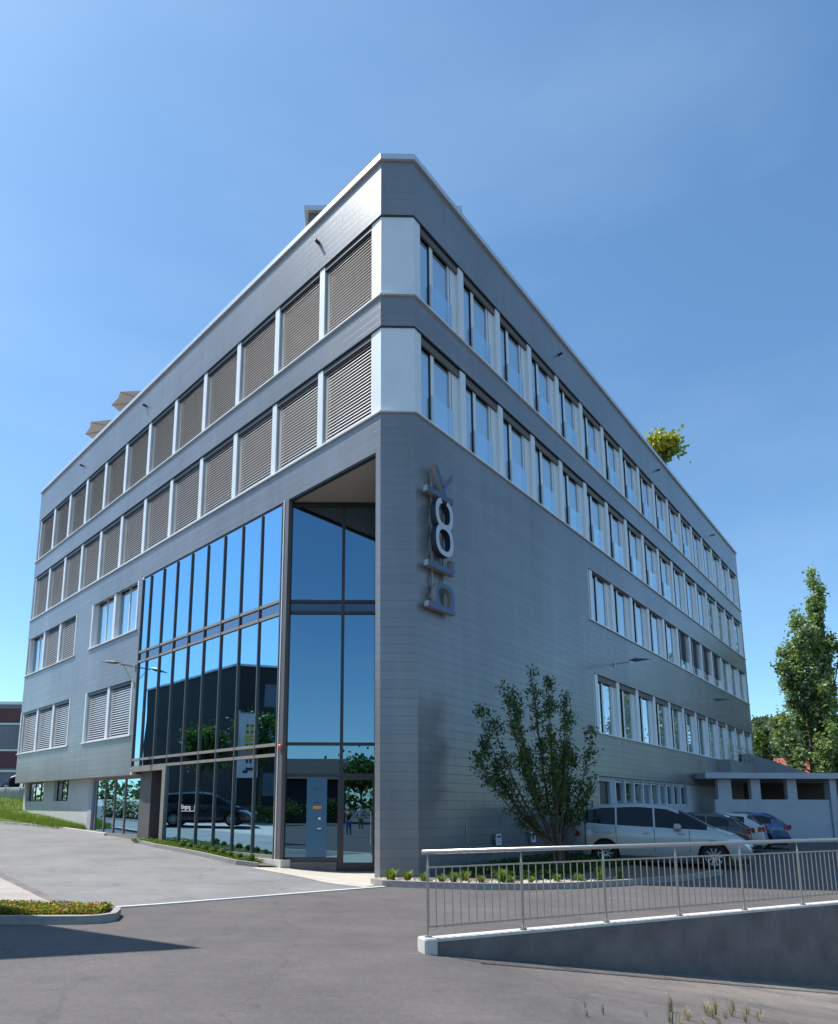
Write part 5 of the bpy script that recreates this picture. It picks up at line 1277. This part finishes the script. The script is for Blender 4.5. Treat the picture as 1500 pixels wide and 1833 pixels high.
for i, (x, y, h, lab) in enumerate(((-24.0, 23.9, 6.2, 'first'), (-23.8, 20.2, 6.6, 'second'), (-24.2, 17.0, 6.0, 'third'))):
    round_tree(x, y, h, 1.8, ['green street tree mirrored left of the banner', 'green street tree mirrored just right of the banner', 'green street tree mirrored beside the corner post'][i], 70 + i, n=3500, mats_=('leaf_mid', 'leaf_dark', 'leaf_dark'), size=0.17)
bn = thing('banner_flag', 'white vertical banner with yellow lettering shapes, mirrored in the glass wall', 'banner', (-19.75, 20.4, zg(-19.75, 20.4)))
m_ = MB(); m_.tube([(0, 0.62, 0), (0, 0.62, 6.4)], 0.04); m_.bar((0, 0.62, 6.3), (0, -0.5, 6.3), 0.03, 0.03); obj('pole', m_, 'steel', bn)
m_ = MB(); 
for i in range(13):
    z_ = 2.6 + 3.65 * i / 12; dx = 0.06 * math.sin(i * 0.8); m_.v += [(dx, -0.5, z_), (dx + 0.03, 0.05, z_), (dx, 0.58, z_)]
for i in range(12):
    for k in range(2): m_.f.append((i * 3 + k, i * 3 + k + 1, i * 3 + k + 4, i * 3 + k + 3)); m_.m.append(0)
obj('cloth', m_, 'banner', bn, fix=False)
m_ = MB()
def bq(y0, y1, z0, z1): m_.box(0.10, 0.11, y0, y1, z0, z1)
bq(-.2, .2, 5.5, 5.6); bq(-.2, .2, 5.1, 5.2); bq(-.2, -.1, 5.1, 5.6); bq(.1, .2, 5.1, 5.6); bq(-.25, .25, 4.85, 4.97); bq(-.25, .3, 4.65, 4.75); bq(-.2, .2, 4.4, 4.5); bq(-.2, -.1, 4.1, 4.5); bq(.1, .2, 4.1, 4.5)
obj('marking', m_, 'yellow', bn)
m_ = MB(); bq(-.2, .1, 3.75, 3.85); bq(-.2, -.1, 3.4, 3.8); bq(0, .1, 3.4, 3.8); bq(-.3, .1, 3.0, 3.15); bq(.0, .25, 2.85, 3.0); obj('marking', m_, 'navy', bn)
hg = MB(); random.seed(90)
def inH(): return random.uniform(-22.4, -21.4), random.uniform(10, 30)
cover('hedge', inH, 9000, 0.9, ['leaf_mid', 'leaf_bright'], 'low hedge mirrored behind the black car in the glass', 'hedge', size=0.10)
# roof slab added left of the frame so its corner throws the pointed shadow
ks = thing('shadow_caster', 'three-cornered roof slab on two columns, added out of frame to the left to cast the pointed shadow', 'shadow_caster', (-11.5, 9.0, 0))
kz = 7.4; off = Vector((hx, hy)) * (kz / math.tan(R(SUN_EL)))
tipg = Vector((-2.05, 7.41)) - off; e1 = Vector((-2.57, 1.34)).normalized(); e2 = Vector((-1.99, -0.56)).normalized()
pts_ = [tipg, tipg + e1 * 9.5, tipg + e2 * 9.0]
m_ = MB(); m_.prism([(p.x + 11.5, p.y - 9.0) for p in pts_], kz, kz + 0.15); obj('roof', m_, 'plaster', ks)
for p in pts_[1:]:
    q = p.lerp(tipg, 0.12); m_ = MB(); m_.tube([(q.x + 11.5, q.y - 9.0, -0.1), (q.x + 11.5, q.y - 9.0, kz)], 0.12); obj('column', m_, 'steel', ks)
# low house, trees and hedge behind the camera, mirrored in the entrance glazing
h2b = thing('house', 'low house behind the viewer mirrored in the entrance glazing', 'house', (-7.5, -30, 0))
m_ = MB(); m_.box(-6, 4.6, -4, 4, 0, 4.4); obj('wall', m_, 'brown_cladding', h2b)
m_ = MB(); m_.add([(-6.5, 4.6, 4.3), (5.1, 4.6, 4.3), (5.1, -4.6, 4.3), (-6.5, -4.6, 4.3), (-6.5, 0, 6.6), (5.1, 0, 6.6)], [(0, 1, 5, 4), (2, 3, 4, 5), (0, 4, 3), (1, 2, 5)]); obj('roof', m_, 'roof_dark', h2b, fix=False)
round_tree(-1.0, -25, 6.6, 2.0, 'leafy tree behind the viewer mirrored above the entrance door', 81, n=5000, size=0.22)
round_tree(3.2, -27, 5.6, 2.3, 'leafy tree behind the viewer mirrored at the door edge', 82, n=4000, size=0.22)
round_tree(-4.2, -19.5, 2.6, 1.3, 'shrub behind the viewer mirrored low in the entrance glass', 83, n=2500, size=0.12, name='shrub', cat='shrub')
round_tree(-7.6, -19, 2.5, 1.4, 'dark shrub behind the viewer mirrored beside the corner post', 84, n=2500, size=0.12, name='shrub', cat='shrub')

def treeline(name, pts, n, label):
    random.seed(len(pts) * 7 + n); mb = MB(); P = [Vector(p) for p in pts]
    for _ in range(n):
        k = random.randrange(len(P) - 1); p = P[k].lerp(P[k + 1], random.random()); q = (p.x * 0.11 + p.y * 0.07)
        hh_ = 5.5 + 2.0 * math.sin(q) + 2 * math.sin(2.7 * q + 1); z = random.uniform(-0.5, hh_); c = Vector((p.x + random.gauss(0, 1.6), p.y + random.gauss(0, 1.6), z + random.gauss(0, .7)))
        leaf(mb, c, 0.55 * random.uniform(.6, 1.4), random.choice([0, 0, 1]), 1, 1.4)
    o = obj(name, mb, ['leaf_mid', 'leaf_dark'], fix=False); o['kind'] = 'stuff'; o['label'] = label; o['category'] = 'trees'
treeline('distant_trees', [(-80, 95), (-84, 20), (-70, -40), (-20, -62), (50, -60), (95, -20), (100, 20)], 42000, 'belt of trees all round behind the viewer, mirrored low in the glass')
# ------------------------------------------------------------------ two people mirrored in the entrance door
def skin_mesh(name, verts, edges, radii, mname, parent, sub=2, root=0):
    me = bpy.data.meshes.new(name); me.from_pydata(verts, edges, []); o = bpy.data.objects.new(name, me); C.objects.link(o)
    md = o.modifiers.new('s', 'SKIN'); sd_ = o.modifiers.new('b', 'SUBSURF'); sd_.levels = sub; sd_.render_levels = sub
    for v, r_ in zip(me.skin_vertices[0].data, radii): v.radius = (r_, r_) if not isinstance(r_, tuple) else r_
    me.skin_vertices[0].data[root].use_root = True
    bpy.context.view_layer.update()
    m2 = bpy.data.meshes.new_from_object(o.evaluated_get(bpy.context.evaluated_depsgraph_get())); bpy.data.objects.remove(o)
    m2.materials.clear(); m2.materials.append(MT[mname]); m2.polygons.foreach_set('use_smooth', [True] * len(m2.polygons))
    q = bpy.data.objects.new(name, m2); C.objects.link(q); q.parent = parent; return q
def person(label, loc, rz, h, top, legs, hair, woman, raised):
    t = thing('person', label, 'person', (loc[0], loc[1], zg(*loc)), rz); k = h / 1.75
    S_ = lambda v: tuple(c * k for c in v)
    hand = (0.12, 0.34, 1.52) if raised else (0.30, 0.10, 0.80); elb = (0.26, 0.14, 1.20) if raised else (0.27, 0.0, 1.10)
    V = [(0, 0, 0.95), (0, 0, 1.15), (0, 0, 1.38), (0, 0.0, 1.50), (0, 0.01, 1.60), (0, 0.0, 1.70),
         (0.18, 0, 1.42), elb, hand, (-0.18, 0, 1.42), (-elb[0], elb[1], elb[2]), (-hand[0], hand[1], hand[2]),
         (0.09, 0, 0.88), (0.10, 0.02, 0.50), (0.10, -0.02, 0.08), (0.10, 0.14, 0.04), (-0.09, 0, 0.88), (-0.10, 0.02, 0.50), (-0.10, -0.02, 0.08), (-0.10, 0.14, 0.04)]
    E_ = [(0, 1), (1, 2), (2, 3), (3, 4), (4, 5), (2, 6), (6, 7), (7, 8), (2, 9), (9, 10), (10, 11), (0, 12), (12, 13), (13, 14), (14, 15), (0, 16), (16, 17), (17, 18), (18, 19)]
    Rr = [0.12, 0.11, 0.12, 0.05, 0.085, 0.075, 0.05, 0.038, 0.028, 0.05, 0.038, 0.028, 0.08, 0.055, 0.04, 0.035, 0.08, 0.055, 0.04, 0.035]
    skin_mesh('body', [S_(v) for v in V], E_, [r_ * k for r_ in Rr], 'skin', t)
    idx = [0, 1, 2, 6, 7, 9, 10]; mp_ = {a: i for i, a in enumerate(idx)}
    skin_mesh('shirt', [S_(V[i]) for i in idx], [(mp_[a], mp_[b]) for a, b in E_ if a in mp_ and b in mp_], [Rr[i] * k * 1.18 for i in idx], top, t)
    idx = [0, 12, 13, 14, 16, 17, 18]; mp_ = {a: i for i, a in enumerate(idx)}
    skin_mesh('trousers', [S_(V[i]) for i in idx], [(mp_[a], mp_[b]) for a, b in E_ if a in mp_ and b in mp_], [Rr[i] * k * 1.22 for i in idx], legs, t)
    if woman: skin_mesh('hair', [S_(v) for v in ((0, -0.03, 1.70), (0, -0.06, 1.58), (0.05, -0.07, 1.42))], [(0, 1), (1, 2)], [0.105 * k, 0.10 * k, 0.05 * k], hair, t)
    else: skin_mesh('cap', [S_(v) for v in ((0, 0.0, 1.72), (0, 0.09, 1.71))], [(0, 1)], [0.10 * k, 0.05 * k], 'white_mark', t)
    if raised:
        cm_ = MB(); cm_.box(-0.06 * k, 0.06 * k, 0.36 * k, 0.40 * k, 1.50 * k, 1.58 * k); tag(obj('compact_camera', cm_, 'plastic_black', loc=t.location, rz=rz), 'small black camera held up by the person mirrored in the door', 'camera')
    for sx in (-1, 1):
        for q in range(5):
            hp = Vector((sx * hand[0], hand[1], hand[2])); dr_ = Vector((-sx * 0.5, 0.6, 0.5)).normalized() if raised else Vector((0, 0.15, -1)).normalized()
            side_ = Vector((0, 0, 1)) if raised else Vector((0, 1, 0)); b_ = hp + side_ * (0.016 * (q - 2)); ln = (0.05, 0.075, 0.082, 0.077, 0.06)[q]
            f_ = MB(); f_.tube([S_(b_), S_(b_ + dr_ * ln * 0.55), S_(b_ + dr_ * ln + Vector((-sx * 0.012, 0, 0)))], [0.009 * k, 0.008 * k, 0.006 * k], 6); obj('finger', f_, 'skin', t)
    return t
person('person with long brown hair in a black top and jeans, mirrored in the entrance door', (-1.25, 1.2), 0.15, 1.66, 'cloth_black', 'denim', 'hair_brown', True, True)
person('person in a white cap, pale blue shirt and olive trousers, mirrored in the entrance door', (-0.75, -8.5), 0.0, 1.78, 'cloth_blue', 'khaki', 'hair_brown', False, False)
